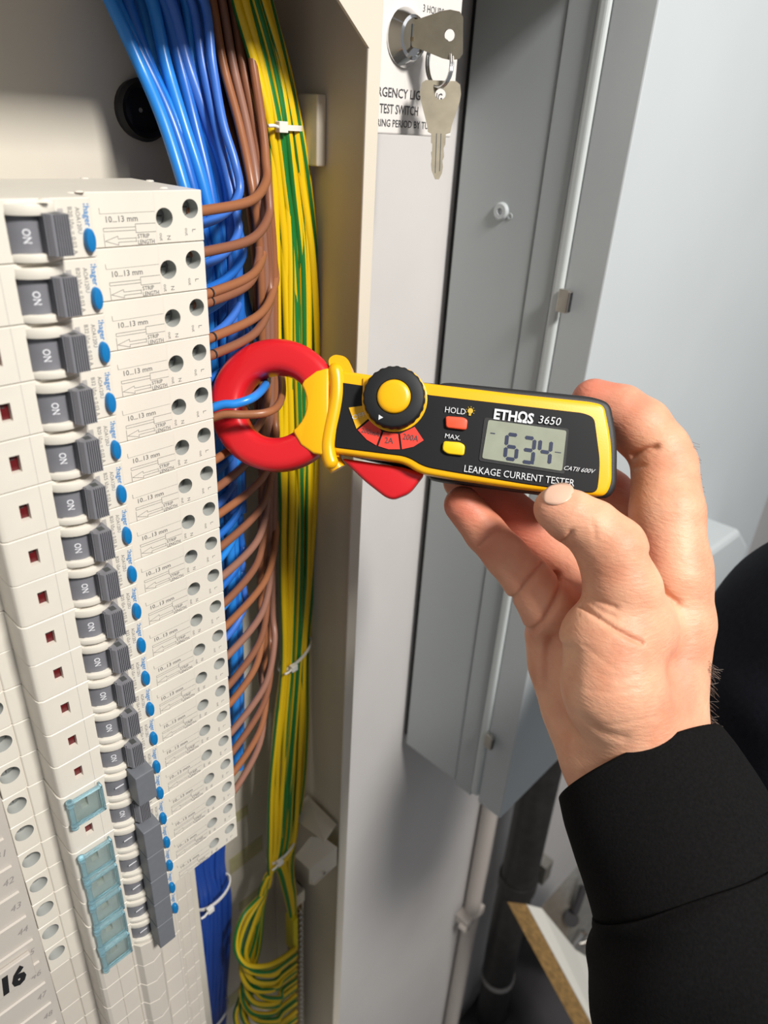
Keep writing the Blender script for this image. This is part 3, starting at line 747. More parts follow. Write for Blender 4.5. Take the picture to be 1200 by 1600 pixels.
# ================================================================ GREY ENCLOSURE
EX = .281; EZ0, EZ1 = -.562, .35
en = thing('grey_wall_enclosure', 'pale grey-blue steel enclosure on wall, door closed, right of the cream cabinet', 'enclosure', (.6, .11, -.56))
def epart(mb, nm, par=None, **k):
    o = mb.build(nm, par or en, **k); o.location = -Vector(en.location) if par is None else (0, 0, 0); return o
EXR = .93
b = MB(); b.box((EX+.006, .1030, EZ0+.006), (EXR, .1095, EZ1), BLACKR); epart(b, 'dark_gap_filler'); b = MB(); b.box((EX, .034, EZ0), (EXR, .1028, EZ1), GREY); epart(b, 'body', bevel=.0015)  # black filler added so the shadow gap behind the body reads dark
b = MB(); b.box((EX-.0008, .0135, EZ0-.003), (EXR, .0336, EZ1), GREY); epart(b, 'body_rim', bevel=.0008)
b = MB(); b.box((EX-.003, .0045, EZ0+.003), (EXR, .0133, EZ1), BEAD); epart(b, 'door_seal_bead', bevel=.003, bseg=4)
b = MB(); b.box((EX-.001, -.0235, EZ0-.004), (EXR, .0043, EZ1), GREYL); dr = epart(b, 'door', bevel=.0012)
# side of the door is darker grey paint in the photo because of shade only; same paint
for z in (-.0715, -.476):
    b = MB(); b.box((EX-.0075, -.0030, z-.0075), (EX-.003, .0045, z+.0075), STEEL); b.box((EX-.0080, -.0045, z-.0070), (EX-.0035, -.0030, z+.0068), BLACKR)
    tag(epart(b, 'hinge', bevel=.0005), 'small bare metal hinge')
b = MB(); b.lathe((EX, .063, -.023), (-1, 0, 0), [(.006, 0), (.006, .001), (.0048, .0022), (.0022, .0022), (.0020, .0008), (.0001, .0008)], GREYL, 24); epart(b, 'screw_rose', smooth=30)
b = MB(); b.lathe((EX, .0555, -.0255), (-1, 0, 0), [(.0022, 0), (.0020, .0005), (.0012, .0005), (.0001, -.0)], GREY, 16); epart(b, 'screw_rose', smooth=30)
# grey box fixed on the door
wd = [un(x, y, 1, -.0245) for x, y in ((1050, 880), (1095, 828), (1160, 815), (1173, 858), (1160, 905), (1118, 968), (1050, 960))]
q = [un(1085, 850, 1, -.10), un(1150, 818, 1, -.10), un(1160, 880, 1, -.10), un(1110, 960, 1, -.10)]
lb_ = MB(); X0, X1, Z0, Z1 = .64, .84, -.585, -.40
lb_.prism([(x, -.07, z) for x, z in ((.46, -.335), (.63, -.352), (.69, -.395), (.68, -.44), (.645, -.472), (.46, -.472))], (0, .046, 0), GREYL)
epart(lb_, 'latch_housing', bevel=.006)

# trunking above, out of frame but implied by the shade it throws
b = MB(); b.box((.115, .0, .121), (.279, .1095, .25), CAB)
tag(b.build('trunking'), 'cream wall trunking above the key switch plate', 'trunking')

# ================================================================ PIPES, BOARD, CLUTTER at lower right
pc = un(775, 1262, 1, .098)
cx = pc[0]
cd_ = thing('white_conduit', 'thin off-white conduit running down the wall below the grey enclosure', 'conduit', (cx, .098, -.6))
b = MB(); b.tube([(cx-.02, .096, -.563), (cx-.02, .096, -1.48)], .0125, PIPEW, 20); o = b.build('pipe', cd_, smooth=60); o.location = -Vector(cd_.location)
qz = un(745, 1418, 1, .095)[2]
for z in (qz, qz-.45):
    b = MB(); b.box((cx-.045, .085, z-.008), (cx+.000, .1095, z+.008), PIPEW); b.tube([(cx-.02, .098, z-.008), (cx-.02, .096, z+.008)], .0142, PIPEW, 20); b.tube([(cx-.045, .098, z-.006), (cx-.045, .085, z-.006)], .006, PIPEW, 12)
    o = b.build('conduit_clip', cd_, smooth=40); o.location = -Vector(cd_.location)
bc = thing('black_cable', 'thick black armoured cable beside the white conduit', 'cable', (cx+.05, .08, -.6))
P = [un(858, 1150, 1, .06), un(836, 1250, 1, .06), un(817, 1340, 1, .06), un(796, 1430, 1, .06), un(778, 1520, 1, .06), un(760, 1640, 1, .06)]
b = MB(); b.tube(spline(P, 6), .028, PIPEB, 18); o = b.build('sheath', bc, smooth=60); o.location = -Vector(bc.location)
b = MB(); q = un(809, 1375, 1, .06); b.tube([q+np.array([0, 0, .012]), q-np.array([0, 0, .012])], .031, PIPEB, 18); b.box(q+np.array([.028, -.03, -.012]), q+np.array([.05, .0, .03]), STEEL)
o = b.build('cable_cleat', bc, smooth=40); o.location = -Vector(bc.location)
b = MB(); q = un(778, 1522, 1, .06); b.tube([q+np.array([0, 0, .006]), q-np.array([0, 0, .006])], .030, mat('grey_tie', (.3, .29, .28), .5), 18); o = b.build('cable_cleat', bc, smooth=40); o.location = -Vector(bc.location)
# leaning white-faced chipboard: a real slab with its cut edge showing
def slab(name, c4, thick, mface, medge, label, cat):
    c4 = [np.array(p, float) for p in c4]; n_ = np.cross(c4[1]-c4[0], c4[2]-c4[0]); n_ /= np.linalg.norm(n_)
    if np.dot(n_, c4[0]-C) < 0: n_ = -n_
    t = thing(name, label, cat, tuple(c4[0]))
    o_ = c4[0]; Q = [p-o_ for p in c4]
    b_ = MB(); b_.prism(Q, n_*thick*.08, mface); b_.build('laminate', t, bevel=.0015)
    b_ = MB(); b_.prism([p+n_*thick*.085 for p in Q], n_*thick, medge); b_.build('core', t)
    return t
slab('leaning_board', [at(824, 1413, .95), at(847, 1419, .97), at(900, 1484, 1.0), at(942, 1510, 1.04), at(990, 1700, 1.05), at(990, 1700, .95), at(928, 1600, .93)][:5]+[at(975, 1690, .93)], .03, BOARD, WOOD, 'white-faced chipboard offcut leaning with its sawn edge showing, below the hand', 'board')
mp = thing('metal_back_plate', 'dull metal plate with slots, behind the leaning board', 'plate', tuple(at(900, 1420, 1.2)))
c4 = [at(838, 1425, 1.15), at(905, 1350, 1.15), at(1010, 1380, 1.2), at(980, 1540, 1.2), at(880, 1500, 1.15)]
b = MB(); b.prism([p-np.array(mp.location) for p in c4], ray(900, 1420)*.012, STEEL); b.build('plate', mp, bevel=.001)
b = MB(); a_, c_ = at(912, 1385, 1.14), at(898, 1425, 1.14)
b.tube([a_-np.array(mp.location), c_-np.array(mp.location)], .006, JUNK, 8); q = at(893, 1436, 1.14)-np.array(mp.location); b.tube([q, q+ray(893, 1436)*.01], .012, JUNK, 16)
b.tube([at(915, 1455, 1.14)-np.array(mp.location), at(895, 1480, 1.14)-np.array(mp.location), at(925, 1470, 1.14)-np.array(mp.location)], .006, CHROME, 8)
b.build('slot', mp)
for i, (px, py, d, s_) in enumerate(((850, 1585, 1.30, .10), (800, 1612, 1.38, .12))):
    q = at(px, py, d); b = MB()
    n = 9; pts = []
    for a in range(n):
        for c_ in range(n):
            u, v = a/(n-1)-.5, c_/(n-1)-.5
            pts.append((u*s_*3, v*s_*2.4, .02*math.sin(9*u+i)+.02*math.cos(7*v+2*i)+.12*u))
    b.add([np.array(p)+q-np.array([0, 0, .04]) for p in pts], [(a*n+c_, a*n+c_+1, (a+1)*n+c_+1, (a+1)*n+c_) for a in range(n-1) for c_ in range(n-1)], JUNK)
    o = b.build('dark_sheet', None, smooth=60); sm = o.modifiers.new('t', 'SOLIDIFY'); sm.thickness = .02
    tag(o, ['crumpled dark sheet under the leaning board', 'crumpled dark sheet by the foot of the black cable'][i], 'sheet')

# ================================================================ METER
th = math.radians(8.0)
MU = _n(np.array([math.cos(th), math.sin(th), -.055])); MV = np.array([math.sin(th), -math.cos(th), 0.]); MV = _n(MV-MV.dot(MU)*MU); MW = np.cross(MU, MV)
MC = np.array([(735-600)/F*.309, (680-800)/F*.309, .309])
def muv(px, py, w_=0):                        # pixel -> coordinates (m) on the plane w_ of the meter
    r = np.array([(px-600)/F, (py-800)/F, 1.]); c0 = MC+MW*w_
    t = c0.dot(MW)/r.dot(MW); p = r*t-c0; return np.array([p.dot(MU), p.dot(MV)])
mt = thing('leakage_clamp_meter', 'yellow and black leakage current tester with red round jaw, held in hand', 'clamp meter')
Rw = np.stack([A.T@MU, A.T@MV, A.T@MW], 1); loc = A.T@(MC-T)
mm4 = Matrix.Identity(4)
for i in range(3):
    for j in range(3): mm4[i][j] = Rw[i][j]
    mm4[i][3] = loc[i]
mt.matrix_world = mm4
def rounded(poly, rads, n=6):
    out = []; L = len(poly)
    for i in range(L):
        p = np.array(poly[i], float); a = np.array(poly[i-1], float); c_ = np.array(poly[(i+1) % L], float); r = rads[i] if hasattr(rads, '__len__') else rads
        if r <= 0: out.append(p); continue
        da, dc = (a-p), (c_-p); la, lc_ = np.linalg.norm(da), np.linalg.norm(dc); r = min(r, la*.48, lc_*.48)
        s, e = p+da/la*r, p+dc/lc_*r
        for k in range(n+1):
            t = k/n; out.append((1-t)**2*s+2*t*(1-t)*p+t*t*e)
    return out
def mprism(mb, poly, w0, w1, m):
    mb.prism([(p[0], p[1], w1) for p in poly], (0, 0, w0-w1), m)
def PX(L, w_=0): return [muv(x, y, w_) for x, y in L]
# yellow body
body = PX([(528, 577), (566, 583), (660, 597), (800, 614), (925, 627), (945, 632), (957, 690), (957, 755), (947, 776), (915, 774), (820, 764), (700, 747), (655, 739), (632, 723), (520, 707), (522, 640)])
rad = [.003, .004, .006, .006, .010, .008, .01, .006, .005, .004, .006, .006, .008, .006, .002, .004]
b = MB(); mprism(b, rounded(body, rad), -.012, .0, YEL); o = b.build('yellow_case', mt, bevel=.0026, bseg=4, smooth=50)
# black rear case
back = PX([(684, 604), (700, 602), (920, 624), (947, 633), (958, 690), (957, 762), (946, 779), (900, 780), (690, 753), (668, 748)], -.02)
rad = [.003, .004, .010, .010, .01, .006, .006, .005, .004, .004]
b = MB(); mprism(b, rounded(back, rad), -.030, -.011, CASE); b.build('rear_case', mt, bevel=.003, bseg=3, smooth=50)
nb = PX([(520, 590), (684, 604), (690, 745), (640, 735), (520, 706)], -.02); b = MB(); mprism(b, nb, -.026, -.0115, CASE); b.build('rear_neck', mt, bevel=.002)
# face panel
pan = PX([(531, 597), (572, 603), (600, 609), (668, 616), (672, 617), (893, 643), (912, 645), (929, 652), (938, 720), (936, 750), (933, 770), (912, 769), (820, 756), (705, 737), (662, 729), (637, 713), (523, 699), (525, 650)], .0008)
rad = [.001, .001, .001, .001, .001, .006, .006, .006, .006, .003, .003, .004, .004, .004, .006, .005, .001, .004]
b = MB(); mprism(b, rounded(pan, rad, 5), -.001, .0006, PANEL); b.build('face_panel', mt, bevel=.0003, bseg=1)
# yellow patch of case around top of the dial
dc = muv(616, 622, .004)
b = MB(); ringp = [(dc[0]+.0143*math.cos(2*PI*i/48), dc[1]+.0143*math.sin(2*PI*i/48)) for i in range(48)]
mprism(b, ringp, -.001, .0016, YEL)
notch = PX([(567, 590), (600, 590), (600, 633), (575, 640), (566, 636)], .0008); mprism(b, notch, -.001, .0010, YEL)
b.build('dial_collar', mt, bevel=.0004, bseg=2)
# range sectors
def psec(name, L, m):
    b_ = MB(); mprism(b_, PX(L, .0009), .0005, .0010, m); return b_.build(name, mt)
psec('range_sector', [(545, 637), (573, 633), (580, 650), (557, 670)], mat('range_yellow', (.80, .42, .005), .45))
psec('range_sector', [(559, 672), (582, 653), (596, 674), (588, 696), (573, 687)], RANGE)
psec('range_sector', [(591, 697), (599, 675), (622, 678), (625, 702), (607, 702)], RANGE)
psec('range_sector', [(628, 702), (625, 678), (648, 667), (662, 688), (646, 698)], RANGE)
def mtext(mb, s_, xa, ya, xb, yb, hpx, m, w_=.0013, **k):
    a_, c_ = muv(xa, ya, w_), muv(xb, yb, w_); d_ = c_-a_; L_ = np.linalg.norm(d_); u = d_/L_; v = np.array([-u[1], u[0]])
    h_ = np.linalg.norm(muv(xa, ya-hpx, w_)-a_)
    mb.text(s_, (a_[0], a_[1], w_), (u[0], u[1], 0), (v[0], v[1], 0), L_, h_, m, **k)
b = MB()
mtext(b, 'OFF', 551, 656, 572, 650, 7, PRINTW, .0012); mtext(b, '200mA', 564, 675, 592, 682, 7, PRINT, .0012); mtext(b, '2A', 601, 692, 614, 693, 9, PRINT, .0012); mtext(b, '200A', 629, 686, 653, 690, 9, PRINT, .0012)
b.build('range_lettering', mt)
b = MB()
mtext(b, 'HOLD', 695, 644, 727, 648, 9, PRINTW); mtext(b, 'MAX.', 695, 684, 719, 688, 7, PRINTW)
mtext(b, 'ETHΩS', 771, 654, 833, 662, 15, PRINTW, bold=.035); mtext(b, '3650', 841, 661, 876, 665, 12, PRINTW, shear=.15)
mtext(b, 'LEAKAGE CURRENT TESTER', 725, 737, 897, 760, 10.5, PRINTW); mtext(b, 'CATII 600V', 881, 734, 930, 740, 6.5, PRINTW, shear=.4)
b.build('panel_lettering', mt)
b = MB(); c_ = muv(735, 642, .001); b.cyl((c_[0], c_[1], .0006), (0, 0, 1), .0012, .0006, PRINTG, 12); b.box((c_[0]-.0005, c_[1]-.0021, .0006), (c_[0]+.0005, c_[1]-.0010, .0012), PRINTG)
for a in range(7): 
    t = PI*(a/6)*1.3-.5; b.box((c_[0]+.0018*math.cos(t)-.00015, c_[1]+.0018*math.sin(t)-.00015, .0006), (c_[0]+.0018*math.cos(t)+.00015, c_[1]+.0018*math.sin(t)+.00015, .0011), PRINTG)
tag(b.build('lamp_symbol', mt), 'small gold bulb symbol')
# buttons
for nm, L, m, lab in (('hold_button', [(696, 650), (724, 652), (731, 656), (729, 672), (697, 668)], BTNR, 'red push button'), ('max_button', [(693, 689), (719, 691), (727, 696), (725, 712), (699, 709), (691, 703)], YELD, 'yellow push button')):
    b = MB(); mprism(b, rounded(PX(L, .002), .0012, 4), .0004, .0024, m); tag(b.build(nm, mt, bevel=.0006, bseg=3, smooth=50), lab)
# display
lf = PX([(757, 652), (889, 670), (882, 741), (748, 720)], .0008)
b = MB(); mprism(b, rounded(lf, .0012, 3), .0004, .0009, CASE); scr = b.build('display_bezel', mt)
lf = PX([(763, 656), (885, 673), (878, 736), (753, 716)], .0008)
b = MB(); mprism(b, rounded(lf, .0010, 3), .0004, .0012, LCD); sc_ = b.build('display', scr)
b = MB()
def seg(px, py, wpx, hpx, s_, rot=8, dot=False):
    # seven-segment digit, px,py = lower-left; segments a b c d e f g
    tr = {'a': (0, 1, 1, 1), 'b': (1, 1, 1, .5), 'c': (1, .5, 1, 0), 'd': (0, 0, 1, 0), 'e': (0, .5, 0, 0), 'f': (0, 1, 0, .5), 'g': (0, .5, 1, .5)}
    o_ = muv(px, py, .0014); ux = muv(px+wpx, py+wpx*.14, .0014)-o_; uy = muv(px+hpx*.10, py-hpx, .0014)-o_
    for ch in s_:
        x0, y0_, x1, y1_ = tr[ch]; a_ = o_+ux*x0+uy*y0_; c2 = o_+ux*x1+uy*y1_; d_ = c2-a_; L_ = np.linalg.norm(d_); d_ /= L_; n_ = np.array([-d_[1], d_[0]])*.00078
        g_ = .0004; a_ = a_+d_*g_; c2 = c2-d_*g_
        P = [a_, a_+n_+d_*.0005, c2+n_-d_*.0005, c2, c2-n_-d_*.0005, a_-n_+d_*.0005]
        b.add([(p[0], p[1], .00135) for p in P], [(0, 1, 2, 3, 4, 5)], LCDD)
seg(789, 716, 17, 38, 'acdefg'); seg(815, 721, 17, 38, 'abcdg'); seg(841, 724, 17, 38, 'bcfg')
c_ = muv(832, 723, .0014); b.box((c_[0]-.0006, c_[1]-.0006, .0013), (c_[0]+.0006, c_[1]+.0006, .0014), LCDD)
c_ = muv(872, 707, .0014); b.box((c_[0]-.0013, c_[1]-.0001, .0013), (c_[0]+.0013, c_[1]+.0002, .00136), LCDD)
c_ = muv(770, 677, .0014); b.box((c_[0]-.0010, c_[1]-.0002, .0013), (c_[0]+.0010, c_[1]+.0002, .00136), LCDD)
b.build('display_digits', scr)
# dial
b = MB(); prof_n = 48; o_ = 0
def ring(r, w_, amp=0): return [(dc[0]+(r+amp*(1 if (i//2) % 2 == 0 else 0))*math.cos(2*PI*i/96), dc[1]+(r+amp*(1 if (i//2) % 2 == 0 else 0))*math.sin(2*PI*i/96), w_) for i in range(96)]
stack(b, [ring(.0131, .0016, .0003), ring(.0131, .0068, .0003), ring(.0127, .0077, .0), ring(.0122, .0080), ring(.0076, .0080), ring(.0074, .0074)], KNOB)
kb = b.build('range_dial', mt, smooth=35)
b = MB(); stack(b, [[(dc[0]+r*math.cos(2*PI*i/48), dc[1]+r*math.sin(2*PI*i/48), w_) for i in range(48)] for r, w_ in ((.0072, .0070), (.0072, .0084), (.0066, .0091), (.0050, .0094), (.0030, .00955))], YEL)
tag(b.build('dial_cap', kb, smooth=50), 'yellow domed dial centre')
b = MB(); c_ = muv(594, 652, .0082); a_ = math.atan2(dc[1]-c_[1], dc[0]-c_[0])
b.add([(c_[0]+.0013*math.cos(a_+t), c_[1]+.0013*math.sin(a_+t), .0081) for t in (PI, PI/3, -PI/3)], [(0, 1, 2)], PRINTW); b.build('dial_pointer', kb)
# hand guard
g = [muv(x, y, .002) for x, y in ((519, 566), (524, 585), (525, 612), (521, 640), (515, 668), (511, 695), (514, 717), (521, 730))]
b = MB(); G = spline([(p[0], p[1], -.001) for p in g], 6); n_ = len(G)
b.tube([np.array(p) for p in G], [.0033*math.sqrt(max(.08, 1-max(0, 1-min(i, n_-1-i)/4)**2)) for i in range(n_)], YEL, 16)
G2 = spline([(p[0]+.0006, p[1], -.010) for p in g], 6); b.tube(G2, .0038, YEL, 14)
gp = PX([(514, 563), (524, 556), (540, 559), (548, 568), (552, 590), (520, 596)], -.004); mprism(b, rounded(gp, [.002, .002, .003, .003, 0, 0], 4), -.016, -.001, YEL)
gb = PX([(508, 585), (530, 585), (530, 714), (506, 712)], -.004); mprism(b, gb, -.018, -.003, YEL)
b.build('hand_guard', mt, smooth=45)
# jaw ring
jc = muv(432, 634, -.006); Ro, Ri, hw_ = .0296, .0147, .0085
b = MB(); seg_n = 72; sec = []
cr = .0045
for (sx, sy, a0) in ((1, 1, 0), (-1, 1, 90), (-1, -1, 180), (1, -1, 270)):
    for k in range(6):
        a = math.radians(a0+90*k/5); hx = (Ro-Ri)/2; sec.append((sx*(hx-cr)+cr*math.cos(a), sy*(hw_-cr)+cr*math.sin(a)))
o_ = 0; ns = len(sec)
for i in range(seg_n):
    a = 2*PI*i/seg_n
    for (r_, w_) in sec: R_ = (Ro+Ri)/2+r_; b.v.append((jc[0]+R_*math.cos(a), jc[1]+R_*math.sin(a), -.008+w_))
for i in range(seg_n):
    for k in range(ns):
        j = (i+1) % seg_n; b.f.append((i*ns+k, j*ns+k, j*ns+(k+1) % ns, i*ns+(k+1) % ns)); b.m.append(b.mi(RED))
jw = b.build('jaw', mt, smooth=60); tag(jw, 'glossy red round jaw')
# split line of the jaw
b = MB(); a = math.radians(186); e_ = np.array([math.cos(a), math.sin(a)]); t_ = np.array([-e_[1], e_[0]])
s0, s1 = jc+e_*(Ri-.0001), jc+e_*(Ro+.0001)
b.prism([(s0[0]-t_[0]*.0002, s0[1]-t_[1]*.0002, .0006), (s1[0]-t_[0]*.0002, s1[1]-t_[1]*.0002, .0006), (s1[0]+t_[0]*.0002, s1[1]+t_[1]*.0002, .0006), (s0[0]+t_[0]*.0002, s0[1]+t_[1]*.0002, .0006)], (0, 0, -.017), HOLE)
b.build('jaw_split', jw)
# yellow neck clasping the ring
nk = []
Rn = .0148
for k in range(9):
    a = math.radians(-44+88*k/8+(-3)); nk.append((jc[0]+Rn*math.cos(a), jc[1]+Rn*math.sin(a)))
oc = PX([(478, 597), (497, 583), (516, 578), (516, 714), (492, 710), (473, 697)], -.004)
poly = [nk[k] for k in range(9)]+[tuple(oc[0]), tuple(oc[1]), tuple(oc[2]), tuple(oc[3]), tuple(oc[4]), tuple(oc[5])]
b = MB(); mprism(b, poly, -.0176, .0012, YEL); b.build('neck', mt, bevel=.0009, bseg=2, smooth=50)
# red trigger
tp = PX([(533, 716), (628, 730), (664, 740), (640, 771), (614, 781), (602, 777), (570, 752)], -.008)
b = MB(); mprism(b, rounded(tp, [0, 0, 0, .003, .004, .003, .003], 5), -.020, -.006, RED); tag(b.build('trigger', mt, bevel=.0018, bseg=3, smooth=50), 'red triangular jaw trigger')

# ================================================================ PERSON: hand, sleeve
import openvdb
ps = thing('person', 'person in black sweatshirt holding the meter, only one hand and clothing visible', 'person', tuple(at(1000, 1170, .30)))
def CP(px, py, d): return np.array([(px-600)/F*d, (py-800)/F*d, d])
def chain(L):        # (px,py,depth,radius px)
    return [(CP(x, y, d), r/F*d) for x, y, d, r in L]
index = chain([(1050, 900, .316, 55), (1042, 800, .322, 56), (1038, 728, .330, 49), (1030, 704, .331, 46), (1000, 668, .336, 47), (970, 643, .339, 41), (928, 627, .343, 35)])
middle = chain([(1010, 905, .330, 50), (975, 830, .350, 44), (948, 775, .364, 42), (900, 735, .372, 38), (850, 715, .370, 34)])
ringf = chain([(930, 930, .334, 44), (885, 880, .346, 41), (830, 830, .353, 39), (775, 783, .354, 36), (722, 752, .352, 30)])
pinky = chain([(862, 958, .322, 44), (826, 908, .328, 38), (790, 868, .331, 34), (758, 832, .332, 32), (723, 789, .333, 29.5)])
thumb = chain([(985, 985, .297, 62), (972, 915, .293, 58), (955, 858, .291, 53), (925, 826, .2915, 44), (890, 806, .2925, 40), (868, 795, .2935, 34)])
palm = [chain([(1062, 890, .318, 46), (1052, 970, .318, 62), (1040, 1060, .312, 62), (1035, 1150, .304, 68), (1060, 1260, .295, 78), (1100, 1400, .285, 88)]),
        chain([(985, 920, .336, 44), (985, 1000, .326, 60), (995, 1080, .312, 70), (1000, 1160, .304, 82), (1040, 1280, .296, 90), (1080, 1400, .285, 95)]),
        chain([(890, 965, .337, 58), (900, 1040, .331, 62), (930, 1120, .321, 66), (962, 1190, .309, 74), (1010, 1290, .296, 80)]),
        chain([(860, 950, .331, 44), (878, 1030, .330, 47), (900, 1100, .323, 49), (935, 1180, .311, 52), (985, 1280, .298, 60)])]
thenar = chain([(992, 980, .302, 64), (952, 1005, .295, 72), (955, 1070, .294, 78), (990, 1145, .298, 72)])
allp = [index, middle, ringf, pinky, thumb, thenar]+palm
pts = np.array([p for ch in allp for p, r in ch])
VX = .00075
lo = pts.min(0)-.028; hi = pts.max(0)+.028
hi[1] = min(hi[1], CP(1000, 1290, .29)[1])
dims = np.ceil((hi-lo)/VX).astype(int)
gx, gy, gz = [lo[i]+VX*np.arange(dims[i], dtype=np.float32) for i in range(3)]
def cone(a, ra, b_, rb):
    out = np.full(dims, 9., np.float32)
    # bounding sub-block
    m_ = .022; l = np.minimum(a-ra, b_-rb)-m_; h = np.maximum(a+ra, b_+rb)+m_
    i0 = np.clip(((l-lo)/VX).astype(int), 0, dims); i1 = np.clip(((h-lo)/VX).astype(int)+1, 0, dims)
    if (i1 <= i0).any(): return None
    sl = tuple(slice(i0[i], i1[i]) for i in range(3))
    X_, Y_, Z_ = gx[sl[0]][:, None, None]-a[0], gy[sl[1]][None, :, None]-a[1], gz[sl[2]][None, None, :]-a[2]
    d = (b_-a).astype(np.float32); L2 = float(d.dot(d))
    t = np.clip((X_*d[0]+Y_*d[1]+Z_*d[2])/L2, 0, 1)
    D = np.sqrt((X_-t*d[0])**2+(Y_-t*d[1])**2+(Z_-t*d[2])**2)-(ra+(rb-ra)*t)
    return sl, D.astype(np.float32)
BG = np.float32(.02)
def smin(a, b_, k):
    h = np.maximum(k-np.abs(a-b_), 0)/k; return np.minimum(a, b_)-h*h*k*.25
def field(ch, k=.002):
    f_ = np.full(dims, BG, np.float32)
    for (a, ra), (b_, rb) in zip(ch[:-1], ch[1:]):
        r_ = cone(a, ra, b_, rb)
        if r_ is None: continue
        sl, D = r_; f_[sl] = smin(f_[sl], D, k)
    return f_
pf = field(palm[0])
for c_ in palm[1:]: pf = smin(pf, field(c_), .010)
base = smin(pf, field(thenar, .006), .007)
tf = smin(base, field(thumb, .003), .005)
res = tf
for ch, k in ((index, .006), (middle, .005), (ringf, .005), (pinky, .005)):
    res = np.minimum(res, smin(pf, field(ch, .002), k))
# creases carved as shallow grooves along curves (camera space points)
def groove(L, wdt, amp):
    global res
    S = spline([CP(*p) for p in L], 10)
    S = np.array(S); m_ = wdt*3; l = S.min(0)-m_; h = S.max(0)+m_
    i0 = np.clip(((l-lo)/VX).astype(int), 0, dims); i1 = np.clip(((h-lo)/VX).astype(int)+1, 0, dims)
    i0[2] = max(0, i0[2]-26); i1[2] = min(dims[2], i1[2]+14)
    sl = tuple(slice(i0[i], i1[i]) for i in range(3))
    # screen-like distance measured across the groove, in the plane normal to the view of the palm
    X_, Y_ = gx[sl[0]][:, None], gy[sl[1]][None, :]; zz = float(S[:, 2].mean())
    D = np.full((X_.shape[0], Y_.shape[1]), 1., np.float32)
    for a, b_ in zip(S[:-1], S[1:]):
        d = (b_-a)[:2]; L2 = d.dot(d)+1e-12; t = np.clip(((X_-a[0])*d[0]+(Y_-a[1])*d[1])/L2, 0, 1)
        D = np.minimum(D, np.sqrt((X_-a[0]-t*d[0])**2+(Y_-a[1]-t*d[1])**2))
    res[sl] += (amp*np.exp(-(D/wdt)**2))[:, :, None]
groove([(900, 898, .28), (904, 920, .28), (922, 950, .275), (950, 975, .272), (985, 997, .27), (1012, 1010, .27)], .0009, .0015)
groove([(902, 900, .28), (918, 922, .277), (945, 942, .273), (975, 955, .27)], .0009, .0009)
groove([(925, 938, .28), (948, 958, .275), (970, 968, .272)], .0007, .0005)
groove([(1008, 862, .29), (1035, 900, .29), (1058, 932, .292), (1070, 945, .295)], .0012, .0013)
groove([(890, 858, .28), (897, 845, .275), (905, 832, .272)], .0009, .0013)
groove([(978, 726, .315), (1005, 716, .30), (1035, 698, .30), (1052, 692, .30)], .0013, .0026)
groove([(985, 738, .315), (1012, 730, .30), (1035, 722, .30)], .0008, .0008)
groove([(935, 660, .32), (955, 666, .31), (968, 664, .31)], .001, .0006)
groove([(803, 940, .32), (830, 912, .31), (855, 885, .31)], .0012, .0016)
groove([(750, 852, .325), (768, 838, .32), (787, 828, .32)], .0010, .0009)
groove([(820, 985, .33), (860, 955, .31), (900, 908, .30)], .0013, .0018)
groove([(868, 1000, .31), (869, 1050, .305), (874, 1110, .30), (890, 1150, .30)], .0024, .0018)
groove([(912, 1008, .28), (940, 1030, .275), (965, 1048, .27)], .0006, .00035)
groove([(915, 1075, .28), (955, 1083, .272), (1000, 1078, .27)], .0007, .0003)
groove([(930, 1050, .28), (970, 1062, .272), (1000, 1058, .27)], .0006, .00025)
groove([(905, 1120, .28), (950, 1150, .275), (985, 1162, .27)], .0022, .0008)
groove([(940, 1130, .28), (985, 1131, .272), (1030, 1125, .27)], .0006, .00035)
groove([(925, 818, .28), (935, 830, .275), (938, 842, .272)], .0008, .0004)
gr = openvdb.FloatGrid(); gr.copyFromArray(res.astype(np.float64) if False else res)
vs, quads = gr.convertToQuads(0.0) if hasattr(gr, 'convertToQuads') else (None, None)
P3 = vs.astype(float)*VX+lo                       # camera space
# drop anything hidden well inside the sleeve
W3 = (P3-T)@A
hand = bpy.data.meshes.new('hand')
hand.from_pydata(W3.tolist(), [], quads.tolist())
hand.materials.append(SKIN); hand.shade_smooth()
bm = bmesh.new(); bm.from_mesh(hand)
bmesh.ops.recalc_face_normals(bm, faces=bm.faces)
for _ in range(2): bmesh.ops.smooth_vert(bm, verts=bm.verts, factor=.4, use_axis_x=True, use_axis_y=True, use_axis_z=True)
bm.to_mesh(hand); bm.free(); hand.shade_smooth()
fl = hand.attributes.new('flush', 'FLOAT', 'POINT')
co = np.zeros(len(hand.vertices)*3); hand.vertices.foreach_get('co', co); co = co.reshape(-1, 3)@A.T+T
val = np.zeros(len(co))
for (x, y, d, r_, s_) in ((925, 620, .34, .018, .75), (975, 655, .335, .016, .45), (1040, 720, .33, .012, .35), (725, 790, .33, .016, .6), (770, 840, .33, .016, .5), (820, 900, .33, .016, .45), (800, 800, .35, .03, .85),
                      (950, 770, .36, .02, .8), (860, 800, .29, .010, .35), (1000, 860, .31, .010, .4), (1050, 1060, .29, .02, .25), (850, 940, .33, .02, .45), (905, 900, .30, .008, .5), (900, 930, .34, .03, .5)):
    val = np.maximum(val, s_*np.exp(-((co-CP(x, y, d))**2).sum(1)/r_**2))
fl.data.foreach_set('value', val.astype(np.float32))
o = link('hand', hand, ps); o.location = -Vector(ps.location); tag(o, 'bare right hand, palm side towards the viewer')
